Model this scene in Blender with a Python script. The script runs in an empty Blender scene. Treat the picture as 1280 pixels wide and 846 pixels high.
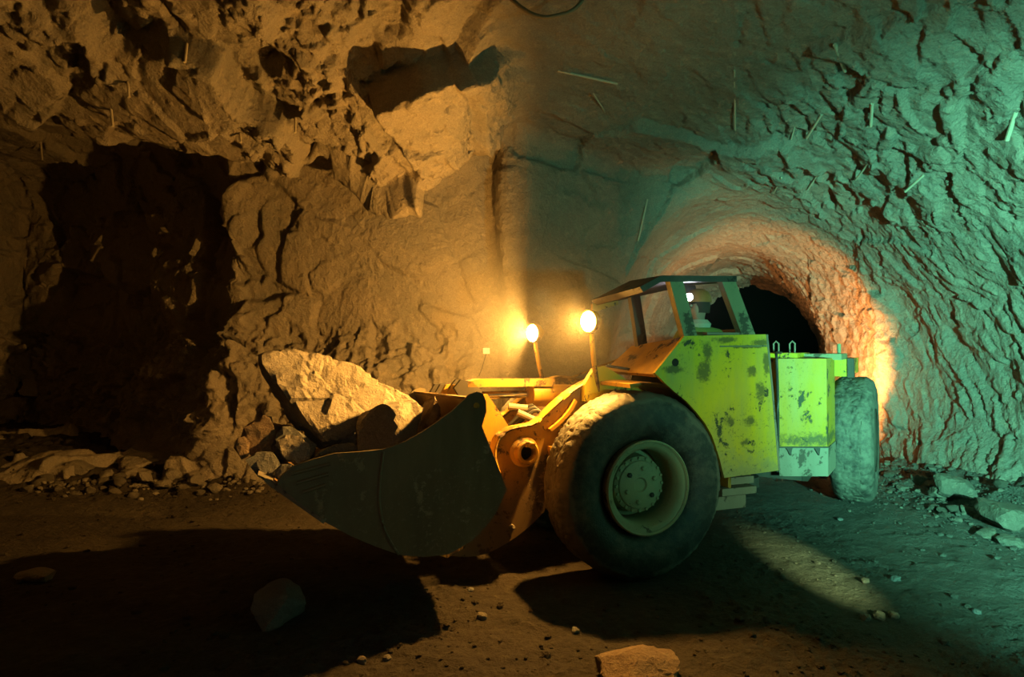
import bpy, bmesh, math, random
import numpy as np
from mathutils import Vector, Matrix, Quaternion
from mathutils.bvhtree import BVHTree

S = bpy.context.scene
COL = S.collection
R = math.radians

# ------------------------------------------------------------------ camera
cam = bpy.data.objects.new('camera', bpy.data.cameras.new('camera'))
COL.objects.link(cam)
cam.location = (0, 0, 1.86)
cam.rotation_euler = (R(90.806), 0, 0)
cam.data.lens = 22.0
cam.data.sensor_width = 36.0
cam.data.clip_start = 0.05
cam.data.clip_end = 100
S.camera = cam

# ------------------------------------------------------------------ world, exposure
world = bpy.data.worlds.new('mine_dark')
S.world = world
world.use_nodes = True
world.node_tree.nodes['Background'].inputs['Color'].default_value = (0, 0, 0, 1)
world.node_tree.nodes['Background'].inputs['Strength'].default_value = 0.0
S.view_settings.view_transform = 'Standard'
S.view_settings.look = 'None'
S.view_settings.gamma = 1.0
S.view_settings.use_curve_mapping = False
S.view_settings.exposure = 0.0

# ------------------------------------------------------------------ lights in the drift out of view, with two added fills
def spot(name, loc, target, energy, color, angle, blend, radius):
    d = bpy.data.lights.new(name, 'SPOT')
    d.energy = energy; d.color = color; d.spot_size = R(angle); d.spot_blend = blend
    d.shadow_soft_size = radius
    o = bpy.data.objects.new(name, d); COL.objects.link(o)
    o.location = loc
    o.rotation_euler = (Vector(target) - Vector(loc)).to_track_quat('-Z', 'Y').to_euler()
    return o

GREEN = (0.21, 1.0, 0.64)
spot('green_floodlight', (2.9, -0.3, 1.5), (6.0, 6.7, 1.8), 8000, GREEN, 69, 1.0, 0.06)
spot('green_fill_light', (3.4, -0.3, 1.7), (3.9, 7.0, 3.3), 820, GREEN, 80, 1.0, 0.08)  # added wide fill, spreads the green over the ceiling
spot('torch', (2.78, 0.4, 1.55), (2.50, 5.3, 0.0), 4600, (0.72, 1.0, 0.40), 8.2, 1.0, 0.03)
spot('wide_torch', (2.6, -0.4, 1.7), (2.1, 5.5, 1.1), 190, (1.0, 0.92, 0.38), 20, 1.0, 0.05)
spot('added_fill_spot', (0.4, -0.9, 1.9), (-1.2, 4.8, 0.6), 34, (1.0, 0.92, 0.62), 40, 1.0, 0.1)  # added dim fill from the camera side, lifts the dark bucket plate

AMBER = (1.0, 0.475, 0.08)
LAMP_W = (850, 1050)          # near and far working lamp of the loader
HAZE = 0.08                  # densest part of the dust around the lamps
REAR_W = 420                 # rear working lamp of the loader
REAR_COL = (1.0, 0.37, 0.095)

# ------------------------------------------------------------------ materials
MATS = {}
class NT:
    """small wrapper for building node trees"""
    def __init__(s, name):
        s.m = bpy.data.materials.new(name); s.m.use_nodes = True
        s.t = s.m.node_tree; s.t.nodes.clear()
        s.out = s.t.nodes.new('ShaderNodeOutputMaterial')
        s.b = s.t.nodes.new('ShaderNodeBsdfPrincipled')
        s.t.links.new(s.b.outputs[0], s.out.inputs['Surface'])
        s.co = s.t.nodes.new('ShaderNodeTexCoord')
        MATS[name] = s.m
    def n(s, typ, **kw):
        nd = s.t.nodes.new(typ)
        for k, v in kw.items(): setattr(nd, k, v)
        return nd
    def l(s, a, b): s.t.links.new(a, b)
    def noise(s, scale, detail=6, rough=0.6, vec=None, dist=0.0, stretch=None):
        v = vec or s.co.outputs['Object']
        if stretch:
            mp = s.n('ShaderNodeMapping'); mp.inputs['Scale'].default_value = stretch; s.l(v, mp.inputs['Vector']); v = mp.outputs[0]
        nd = s.n('ShaderNodeTexNoise'); nd.inputs['Scale'].default_value = scale
        nd.inputs['Detail'].default_value = detail; nd.inputs['Roughness'].default_value = rough
        nd.inputs['Distortion'].default_value = dist
        s.l(v, nd.inputs['Vector']); return nd.outputs['Fac']
    def voronoi(s, scale, feature='DISTANCE_TO_EDGE'):
        nd = s.n('ShaderNodeTexVoronoi', feature=feature); nd.inputs['Scale'].default_value = scale
        s.l(s.co.outputs['Object'], nd.inputs['Vector']); return nd.outputs['Distance']
    def ramp(s, fac, stops):
        nd = s.n('ShaderNodeValToRGB'); cr = nd.color_ramp
        while len(cr.elements) < len(stops): cr.elements.new(0.5)
        for e, (p, c) in zip(cr.elements, stops):
            e.position = p; e.color = (c, c, c, 1) if not hasattr(c, '__len__') else (*c, 1)
        s.l(fac, nd.inputs[0]); return nd.outputs[0]
    def mix(s, fac, a, b, mode='MIX'):
        nd = s.n('ShaderNodeMix', data_type='RGBA', blend_type=mode)
        def put(sock, v):
            if hasattr(v, 'is_output'): s.l(v, sock)
            elif hasattr(v, '__len__'): sock.default_value = (*v, 1)
            else: sock.default_value = v
        put(nd.inputs[0], fac); put(nd.inputs[6], a); put(nd.inputs[7], b)
        return nd.outputs[2]
    def math(s, op, a, b=0.0):
        nd = s.n('ShaderNodeMath', operation=op)
        for k, v in enumerate((a, b)):
            if hasattr(v, 'is_output'): s.l(v, nd.inputs[k])
            else: nd.inputs[k].default_value = v
        return nd.outputs[0]
    def bump(s, h, strength, dist):
        nd = s.n('ShaderNodeBump'); nd.inputs['Strength'].default_value = strength; nd.inputs['Distance'].default_value = dist
        s.l(h, nd.inputs['Height']); s.l(nd.outputs[0], s.b.inputs['Normal'])
    def set(s, color=None, rough=None, metal=None):
        for key, v in (('Base Color', color), ('Roughness', rough), ('Metallic', metal)):
            if v is None: continue
            if hasattr(v, 'is_output'): s.l(v, s.b.inputs[key])
            elif hasattr(v, '__len__'): s.b.inputs[key].default_value = (*v, 1)
            else: s.b.inputs[key].default_value = v

def m_rock(name, c0, c1, c2, fine=0.03, scale=1.0, rough=0.9):
    t = NT(name)
    a = t.noise(0.9 * scale, 8, 0.65); b = t.noise(7 * scale, 8, 0.7); g = t.noise(60 * scale, 4, 0.7)
    col = t.mix(t.ramp(a, [(0.35, 0), (0.65, 1)]), c0, c1)
    col = t.mix(t.ramp(b, [(0.52, 0), (0.72, 1)]), col, c2)
    col = t.mix(0.55, col, t.ramp(g, [(0.3, 0.35), (0.75, 1.0)]), 'MULTIPLY')
    t.set(col, rough)
    h = t.math('ADD', t.math('MULTIPLY', b, 1.2), t.math('ADD', t.math('MULTIPLY', g, 0.30), t.math('ADD', t.noise(22 * scale, 6, 0.75), t.math('ADD', t.math('MULTIPLY', t.voronoi(11 * scale, 'F1'), 0.55), t.math('MULTIPLY', t.voronoi(30 * scale, 'F1'), 0.25)))))
    t.bump(h, 1.0, fine * 1.25)
    if name == 'dirt':          # brightness of the lit floor put into the colour: paler towards the right wall
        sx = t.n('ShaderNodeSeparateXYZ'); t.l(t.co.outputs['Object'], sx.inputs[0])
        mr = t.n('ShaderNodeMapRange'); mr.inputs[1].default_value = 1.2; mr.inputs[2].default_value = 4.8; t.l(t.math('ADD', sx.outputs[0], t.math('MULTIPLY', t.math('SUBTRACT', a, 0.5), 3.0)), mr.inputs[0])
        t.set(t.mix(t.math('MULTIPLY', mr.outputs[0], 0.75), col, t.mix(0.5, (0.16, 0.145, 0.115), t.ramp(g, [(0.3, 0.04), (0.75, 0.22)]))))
    t.b.inputs['Specular IOR Level'].default_value = 0.25
    return t.m
m_rock('rock_face', (0.36, 0.30, 0.24), (0.27, 0.24, 0.20), (0.42, 0.35, 0.27), 0.028)
m_rock('rock_loose', (0.34, 0.29, 0.23), (0.25, 0.22, 0.185), (0.42, 0.36, 0.28), 0.014, 2.2)
m_rock('stone_dusty', (0.22, 0.19, 0.15), (0.16, 0.14, 0.12), (0.28, 0.24, 0.19), 0.012, 2.2)
m_rock('rock_brown', (0.22, 0.15, 0.10), (0.28, 0.20, 0.13), (0.33, 0.25, 0.17), 0.014, 2.2)
m_rock('rock_grey', (0.20, 0.20, 0.19), (0.15, 0.15, 0.15), (0.27, 0.26, 0.24), 0.012, 2.2)
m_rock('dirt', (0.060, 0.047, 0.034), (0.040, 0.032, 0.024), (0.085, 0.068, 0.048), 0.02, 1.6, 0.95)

def m_paint(name, base, worn, dust, wear=0.58, dust_amt=0.5, rough=0.5, spots=(), lower=None):
    """old paint: chips to worn metal, dust film; spots = stains of their own shape (x, z, rx, rz) in object space"""
    t = NT(name)
    n1 = t.noise(5, 9, 0.72, dist=0.3); n2 = t.noise(1.7, 5, 0.6); n3 = t.noise(42, 5, 0.7); st = t.noise(4, 7, 0.65, stretch=(1, 1, 0.22))
    col = t.mix(t.ramp(n2, [(0.3, 0.0), (0.75, 0.35)]), base, tuple(c * 0.62 for c in base))
    col = t.mix(t.math('MULTIPLY', t.ramp(st, [(0.42, 0), (0.7, 1)]), dust_amt), col, dust)
    mask = t.ramp(n1, [(wear, 0), (wear + 0.035, 1)])
    fl = t.ramp(n3, [(0.565, 0), (0.66, 0.6)])
    mask = t.math('MAXIMUM', mask, t.math('MULTIPLY', fl, t.ramp(n2, [(0.4, 0), (0.6, 1)])))
    if spots or lower is not None:
        sep = t.n('ShaderNodeSeparateXYZ'); t.l(t.co.outputs['Object'], sep.inputs[0])
        wob = t.math('MULTIPLY', t.math('SUBTRACT', t.noise(13, 9, 0.8), 0.5), 3.6)
        for (sx, sz, rx, rz) in spots:
            dx = t.math('DIVIDE', t.math('SUBTRACT', sep.outputs[0], sx), rx)
            dz = t.math('DIVIDE', t.math('SUBTRACT', sep.outputs[2], sz), rz)
            d = t.math('ADD', t.math('SQRT', t.math('ADD', t.math('MULTIPLY', dx, dx), t.math('MULTIPLY', dz, dz))), wob)
            mask = t.math('MAXIMUM', mask, t.math('MULTIPLY', t.ramp(d, [(0.45, 1), (1.05, 0)]), 0.8))
        if lower is not None:
            zz = t.math('ADD', sep.outputs[2], t.math('MULTIPLY', wob, lower[1]))
            lo = t.n('ShaderNodeMapRange'); lo.inputs[1].default_value = lower[0]; lo.inputs[2].default_value = lower[0] + lower[2]
            t.l(zz, lo.inputs[0])
            col = t.mix(t.math('MULTIPLY', lo.outputs[0], 0.8), col, dust)
    col = t.mix(mask, col, worn)
    t.set(col, t.mix(mask, (rough,) * 3, (0.8,) * 3))
    t.bump(t.math('ADD', t.math('MULTIPLY', mask, -0.5), t.math('MULTIPLY', n3, 0.25)), 0.5, 0.008)
    t.b.inputs['Specular IOR Level'].default_value = 0.35
    return t.m
DUST = (0.30, 0.26, 0.20)
m_paint('yellow_paint', (0.42, 0.23, 0.02), (0.05, 0.032, 0.018), (0.17, 0.10, 0.045), 0.545, 0.85)
m_paint('lime_paint', (0.58, 0.44, 0.006), (0.06, 0.06, 0.03), (0.30, 0.27, 0.10), 0.56, 0.5)
m_paint('bucket_steel', (0.15, 0.125, 0.075), (0.23, 0.19, 0.125), (0.085, 0.07, 0.045), 0.60, 0.8, 0.55)
m_paint('bucket_inside', (0.20, 0.12, 0.05), (0.10, 0.06, 0.03), (0.28, 0.20, 0.11), 0.6, 0.6, 0.6)
m_paint('dark_steel', (0.045, 0.04, 0.033), (0.02, 0.018, 0.015), (0.13, 0.11, 0.08), 0.6, 0.4, 0.6)
m_paint('dusty_steel', (0.22, 0.19, 0.14), (0.08, 0.065, 0.05), (0.27, 0.24, 0.18), 0.56, 0.7, 0.7)
m_paint('pale_green_paint', (0.22, 0.22, 0.12), (0.07, 0.065, 0.045), (0.27, 0.25, 0.17), 0.575, 0.6, 0.6)
m_paint('rim_paint', (0.40, 0.35, 0.20), (0.10, 0.085, 0.05), (0.36, 0.32, 0.23), 0.61, 0.5, 0.6)

m_paint('muddy_yellow', (0.36, 0.20, 0.02), (0.07, 0.045, 0.025), (0.13, 0.088, 0.05), 0.545, 0.85, lower=(0.12, 0.10, -0.42))
m_paint('lime_tank', (0.46, 0.27, 0.004), (0.055, 0.06, 0.035), (0.30, 0.29, 0.17), 0.57, 0.32, spots=[(0.05, -0.37, 0.6, 0.075), (0.10, -0.15, 0.09, 0.06)])

def m_plain(name, color, rough=0.6, metal=0.0, bump=0.0, scale=30):
    t = NT(name); n = t.noise(scale, 4, 0.6)
    t.set(t.mix(t.ramp(n, [(0.3, 0.0), (0.8, 0.4)]), color, tuple(c * 0.5 for c in color)), rough, metal)
    if bump: t.bump(n, 0.5, bump)
    return t.m
m_plain('chrome', (0.75, 0.76, 0.80), 0.18, 1.0)
m_plain('black_metal', (0.03, 0.028, 0.025), 0.5)
m_plain('void_black', (0.012, 0.011, 0.010), 0.9)
m_plain('rebar', (0.42, 0.36, 0.27), 0.8, 0.0, 0.003)
m_plain('cable_sheath', (0.16, 0.12, 0.07), 0.6)
m_plain('white_plastic', (0.8, 0.78, 0.7), 0.4)
m_plain('skin', (0.42, 0.27, 0.20), 0.55, scale=12)
m_plain('jacket', (0.26, 0.30, 0.07), 0.85, 0.0, 0.003)
m_plain('trousers', (0.10, 0.11, 0.05), 0.9, 0.0, 0.003)
m_plain('collar_cloth', (0.55, 0.58, 0.45), 0.9)
m_plain('helmet_shell', (0.55, 0.20, 0.05), 0.4)
m_plain('hair', (0.05, 0.035, 0.025), 0.8)
m_plain('eye', (0.6, 0.6, 0.58), 0.3)
m_plain('seat_vinyl', (0.05, 0.045, 0.04), 0.6)
m_plain('rubber_boot', (0.03, 0.03, 0.03), 0.6)

def m_rubber(name, dusty):
    t = NT(name)
    n1 = t.noise(3.5, 8, 0.7); n2 = t.noise(14, 6, 0.7); n3 = t.noise(70, 3, 0.6)
    lo, hi = (0.46, 0.68) if not dusty else (0.36, 0.58)
    f = t.ramp(t.math('ADD', t.math('MULTIPLY', n1, 0.65), t.math('MULTIPLY', n2, 0.35)), [(lo, 0), (hi, 1)])
    d = (0.17, 0.15, 0.115) if not dusty else (0.145, 0.132, 0.106)
    if not dusty:
        sx = t.n('ShaderNodeSeparateXYZ'); t.l(t.co.outputs['Object'], sx.inputs[0])
        rr = t.math('SQRT', t.math('ADD', t.math('MULTIPLY', sx.outputs[0], sx.outputs[0]), t.math('MULTIPLY', sx.outputs[1], sx.outputs[1])))
        f = t.math('MAXIMUM', t.math('MULTIPLY', f, 0.6), t.math('MULTIPLY', t.ramp(t.math('ADD', rr, t.math('MULTIPLY', t.math('SUBTRACT', n1, 0.5), 0.25)), [(0.66, 0), (0.69, 1), (0.735, 0.8), (0.765, 0.12)]), 0.75))
    col = t.mix(f, (0.022, 0.021, 0.020), d)
    t.set(col, t.mix(f, (0.55,) * 3, (0.95,) * 3))
    t.bump(t.math('ADD', n2, t.math('MULTIPLY', n3, 0.4)), 0.6, 0.012)
    return t.m
m_rubber('rubber', False); m_rubber('rubber_dusty', True)

def m_emit(name, color, strength):
    t = NT(name); t.set((0.9, 0.9, 0.9), 0.3)
    t.b.inputs['Emission Color'].default_value = (*color, 1); t.b.inputs['Emission Strength'].default_value = strength
    return t.m
m_emit('lamp_glass', (1.0, 0.62, 0.22), 60)
m_emit('rear_lamp_glass', (1.0, 0.45, 0.15), 20)
m_emit('headlamp_glass', (0.86, 0.84, 1.0), 60)

# ------------------------------------------------------------------ noise toolbox (numpy)
def _hash(ix, iy, iz, seed):
    h = (ix.astype(np.int64) * 374761393 + iy.astype(np.int64) * 668265263 + iz.astype(np.int64) * 1440662683 + seed * 974634211) & 0xFFFFFFFF
    h = ((h ^ (h >> 13)) * 1274126177) & 0xFFFFFFFF
    h = ((h ^ (h >> 16)) * 2246822519) & 0xFFFFFFFF
    return h ^ (h >> 15)
def _u(h, k):                      # k-th uniform number in [-1,1] from a hash
    h = ((h + k * 0x9E3779B9) * 2654435761) & 0xFFFFFFFF
    h = ((h ^ (h >> 15)) * 2246822519) & 0xFFFFFFFF
    return ((h ^ (h >> 13)) & 0xFFFFFF) / float(0x7FFFFF) - 1.0
def perlin(p, seed=0):
    i = np.floor(p).astype(np.int64); f = p - i
    w = f * f * f * (f * (f * 6 - 15) + 10)
    out = np.zeros(len(p))
    for dx in (0, 1):
        for dy in (0, 1):
            for dz in (0, 1):
                h = _hash(i[:, 0] + dx, i[:, 1] + dy, i[:, 2] + dz, seed)
                g = _u(h, 1) * (f[:, 0] - dx) + _u(h, 2) * (f[:, 1] - dy) + _u(h, 3) * (f[:, 2] - dz)
                ww = (w[:, 0] if dx else 1 - w[:, 0]) * (w[:, 1] if dy else 1 - w[:, 1]) * (w[:, 2] if dz else 1 - w[:, 2])
                out += g * ww
    return out
def fbm(p, seed=0, oct=4, gain=0.5):
    a, o = 1.0, np.zeros(len(p))
    for k in range(oct):
        o += a * perlin(p * 2 ** k, seed + k); a *= gain
    return o
def facets(p, seed=0, slope=0.7):
    """broken-rock relief: every cell is a tilted plane at its own height; returns (height, distance to the cell's edge)"""
    i = np.floor(p).astype(np.int64)
    b1 = np.full(len(p), 9.0); b2 = np.full(len(p), 9.0); off = np.zeros(len(p))
    for dx in (-1, 0, 1):
        for dy in (-1, 0, 1):
            for dz in (-1, 0, 1):
                h = _hash(i[:, 0] + dx, i[:, 1] + dy, i[:, 2] + dz, seed)
                d0 = i[:, 0] + dx + 0.5 + 0.45 * _u(h, 1) - p[:, 0]
                d1 = i[:, 1] + dy + 0.5 + 0.45 * _u(h, 2) - p[:, 1]
                d2 = i[:, 2] + dz + 0.5 + 0.45 * _u(h, 3) - p[:, 2]
                q = d0 * d0 + d1 * d1 + d2 * d2
                hh = _u(h, 4) * 0.55 + slope * (_u(h, 5) * d0 + _u(h, 6) * d1 + _u(h, 7) * d2)
                m = q < b1
                b2 = np.where(m, b1, np.minimum(b2, q)); off = np.where(m, hh, off); b1 = np.where(m, q, b1)
    return off, np.sqrt(b2) - np.sqrt(b1)
def sstep(a, b, x):
    t = np.clip((x - a) / (b - a), 0, 1); return t * t * (3 - 2 * t)

def mesh_np(name, verts, faces, smooth=True):
    """mesh from numpy arrays; faces is (n,3) or (n,4)"""
    me = bpy.data.meshes.new(name); k = faces.shape[1]
    me.vertices.add(len(verts)); me.vertices.foreach_set('co', np.asarray(verts, np.float32).ravel())
    me.loops.add(faces.size); me.loops.foreach_set('vertex_index', np.asarray(faces, np.int32).ravel())
    me.polygons.add(len(faces)); me.polygons.foreach_set('loop_start', np.arange(0, faces.size, k, dtype=np.int32))
    me.polygons.foreach_set('use_smooth', np.full(len(faces), smooth, bool))
    me.update(calc_edges=True); me.validate()
    return me
def link(name, me, mat=None, parent=None):
    o = bpy.data.objects.new(name, me); COL.objects.link(o)
    if mat: me.materials.append(MATS[mat])
    if parent: o.parent = parent
    return o
def tag(o, label=None, cat=None, group=None, kind=None):
    if label: o['label'] = label
    if cat: o['category'] = cat
    if group: o['group'] = group
    if kind: o['kind'] = kind
    return o

# ------------------------------------------------------------------ the cave: an isosurface of the excavated space, then broken relief
def lerp(x, pts):
    return np.interp(x, [p[0] for p in pts], [p[1] for p in pts])
def smax(a, b, k):
    h = np.clip(0.5 + 0.5 * (a - b) / k, 0, 1); return b + (a - b) * h + k * h * (1 - h)
def smin(a, b, k): return -smax(-a, -b, k)

def void(x, y, z):
    """negative inside the excavated space"""
    # left chamber: ceiling falls to a brow in front of the recessed back wall
    zb = lerp(x, [(-9, 4.9), (-6.4, 4.75), (-4.6, 4.2), (-3.4, 4.15), (-2.5, 4.05), (-1.7, 3.62), (-0.9, 3.80), (0, 4.25), (0.6, 4.4)])
    yb0 = lerp(x, [(-11, 7.0), (-6, 7.7), (0.6, 7.8)])
    t = np.clip((y - 5.0) / np.maximum(yb0 - 5.0, .1), 0, 1)
    zcl = 5.25 + (zb - 5.25) * t
    zcl = zcl + sstep(0.0, 0.35, y - yb0) * 0.55
    # right chamber: a vault
    e = np.clip((x - 1.3) / 4.75, -1, 1)
    top = lerp(y, [(0, 5.4), (5, 5.15), (9.3, 4.55)])
    zcr = 1.1 + (top - 1.1) * np.sqrt(np.clip(1 - np.where(e > 0, e * e, 0), 0.0004, 1))
    wgt = sstep(-0.35, 0.25, x + 0.10 * (z - 3))
    dz = z - (zcl * (1 - wgt) + zcr * wgt)
    # far faces
    yw = lerp(x, [(-11, 12.9), (-8, 12.0), (-6.4, 10.85), (-5.2, 9.98), (-4.5, 9.42), (-4.15, 9.0), (-3.4, 9.1), (-2, 8.9), (-0.5, 8.85), (-0.22, 8.95), (-0.12, 8.35), (0.2, 8.3), (0.9, 8.75), (1.6, 9.2), (7, 9.3)])
    yw = np.minimum(yw, 9.0 + 6 * sstep(0.15, 0.40, z))
    yw = yw - 0.35 * sstep(2.1, 1.4, z) * sstep(0.0, -0.6, x) - 0.25 * sstep(0.7, 0.0, z)
    dy = y - yw
    xr = 6.05 + 0.55 * sstep(0.42, 0.15, np.abs(y - 6.95)) * sstep(2.2, 1.6, z) * sstep(0.2, 0.5, z) - 0.5 * sstep(0.9, 0.0, z) - 0.25 * sstep(7.8, 9.3, y)
    dx = x - xr
    dl = -9.3 - x - 0.14 * (y - 7) - 0.3 * np.sin(y * 0.9)
    A = smax(smax(dz, dy, 0.25), smax(dx, dl, 0.2), 0.25)
    # tunnel: bends left behind the loader
    cx = lerp(y, [(6, 3.45), (9.3, 3.50), (11.0, 3.78), (13.0, 4.55), (18, 7.0)])
    hw = lerp(y, [(6, 2.2), (9.3, 2.12), (10.6, 2.0), (11.3, 1.78), (18, 1.7)])
    zt = lerp(y, [(6, 4.45), (9.3, 4.27), (10.6, 4.0), (11.3, 3.72), (18, 3.5)])
    spring = 1.5
    zz = np.where(z > spring, (z - spring) / (zt - spring) , 0.0)
    sl = np.where(y > 12, 0.90, 1.0)
    T = (np.sqrt(((x - cx) * sl / hw) ** 2 + zz ** 2) - 1) * hw * 0.9
    T = smax(T, smax(7.5 - y, y - 17.0, 0.2), 0.2)
    return smin(A, T, 0.18)

H = 0.10
gx = np.arange(-10.8, 9.2, H); gy = np.arange(-1.6, 17.4, H); gz = np.arange(-0.7, 6.0, H)
X, Y, Z = np.meshgrid(gx, gy, gz, indexing='ij')
V = void(X.ravel(), Y.ravel(), Z.ravel()).reshape(X.shape)
del X, Y, Z

def surface_nets(V, g0, h):
    sgn = V < 0
    nx, ny, nz = V.shape
    acc = np.zeros((nx - 1, ny - 1, nz - 1, 3)); cnt = np.zeros((nx - 1, ny - 1, nz - 1))
    corners = [(a, b, c) for a in (0, 1) for b in (0, 1) for c in (0, 1)]
    sub = lambda A, c: A[c[0]:nx - 1 + c[0], c[1]:ny - 1 + c[1], c[2]:nz - 1 + c[2]]
    for a in corners:
        for ax in range(3):
            if a[ax]: continue
            b = list(a); b[ax] = 1
            va, vb = sub(V, a), sub(V, b)
            m = (va < 0) != (vb < 0)
            t = np.where(m, va / np.where(m, va - vb, 1), 0)
            for k in range(3):
                acc[..., k] += np.where(m, a[k] + (t if k == ax else 0), 0)
            cnt += m
    act = cnt > 0
    idx = -np.ones(act.shape, np.int64); idx[act] = np.arange(act.sum())
    ijk = np.argwhere(act)
    P = (ijk + acc[act] / cnt[act][:, None]) * h + np.array(g0)
    Q = []
    for ax in range(3):
        a = [slice(None)] * 3; b = [slice(None)] * 3; a[ax] = slice(0, -1); b[ax] = slice(1, None)
        sa, sb = sgn[tuple(a)], sgn[tuple(b)]
        e = np.argwhere(sa != sb)
        u, w = [(1, 2), (2, 0), (0, 1)][ax]
        ok = (e[:, u] > 0) & (e[:, w] > 0) & (e[:, u] < V.shape[u] - 1) & (e[:, w] < V.shape[w] - 1)
        e = e[ok]; du = np.zeros(3, int); du[u] = 1; dw = np.zeros(3, int); dw[w] = 1
        q = np.stack([idx[tuple((e - du - dw).T)], idx[tuple((e - dw).T)], idx[tuple(e.T)], idx[tuple((e - du).T)]], 1)
        flip = ~sa[tuple(e.T)]          # normals face the void
        q[~flip] = q[~flip][:, ::-1]
        Q.append(q)
    return P, np.concatenate(Q)
P, Q = surface_nets(V, (gx[0], gy[0], gz[0]), H)
del V

def compact(P, Q):
    used = np.unique(Q); m = -np.ones(len(P), np.int64); m[used] = np.arange(len(used)); return P[used], m[Q]
def smooth(P, Q, it, lam=0.5):
    for _ in range(it):
        s = np.zeros_like(P); c = np.zeros(len(P))
        for a, b in ((0, 1), (1, 2), (2, 3), (3, 0)):
            for i, j in ((a, b), (b, a)):
                for k in range(3): s[:, k] += np.bincount(Q[:, i], P[Q[:, j], k], len(P))
                c += np.bincount(Q[:, i], minlength=len(P))
        P = P + lam * (s / np.maximum(c, 1)[:, None] - P)
    return P
def subdivide(P, Q):
    E = np.sort(np.concatenate([Q[:, [0, 1]], Q[:, [1, 2]], Q[:, [2, 3]], Q[:, [3, 0]]]), 1)
    key = E[:, 0] * (len(P) + 1) + E[:, 1]
    uk, inv = np.unique(key, return_inverse=True); inv = inv.ravel()
    mid = 0.5 * (P[uk // (len(P) + 1)] + P[uk % (len(P) + 1)])
    n, m = len(P), len(Q)
    e = n + inv.reshape(4, m).T; c = n + len(uk) + np.arange(m)
    ctr = P[Q].mean(1)
    q = np.concatenate([np.stack([Q[:, k], e[:, k], c, e[:, (k + 3) % 4]], 1) for k in range(4)])
    return np.concatenate([P, mid, ctr]), q
def vnormals(P, Q):
    n = np.cross(P[Q[:, 2]] - P[Q[:, 0]], P[Q[:, 3]] - P[Q[:, 1]])
    N = np.zeros_like(P)
    for k in range(4):
        for a in range(3): N[:, a] += np.bincount(Q[:, k], n[:, a], len(P))
    return N / np.maximum(np.linalg.norm(N, axis=1), 1e-9)[:, None]

P = smooth(P, Q, 2)
c = P[Q].mean(1)
keep = (c[:, 2] > -0.45) & (c[:, 1] > -1.35) & (c[:, 1] < 16.9)
P, Q = compact(P, Q[keep])
# refine where the photograph looks
c = P[Q].mean(1)
fine = (np.abs(c[:, 0]) < 0.95 * np.maximum(c[:, 1], 0) + 0.3) & (c[:, 2] - 1.86 < 0.72 * c[:, 1] + 0.2) & (c[:, 1] > 1.5) & (c[:, 1] < 17.0)
Pc, Qc = compact(P, Q[~fine])
P, Q = compact(P, Q[fine])
P, Q = subdivide(P, Q); P = smooth(P, Q, 1)
P, Q = subdivide(P, Q); P = smooth(P, Q, 2)
N = vnormals(P, Q); N = vnormals(P + 0.0, Q)

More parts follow.
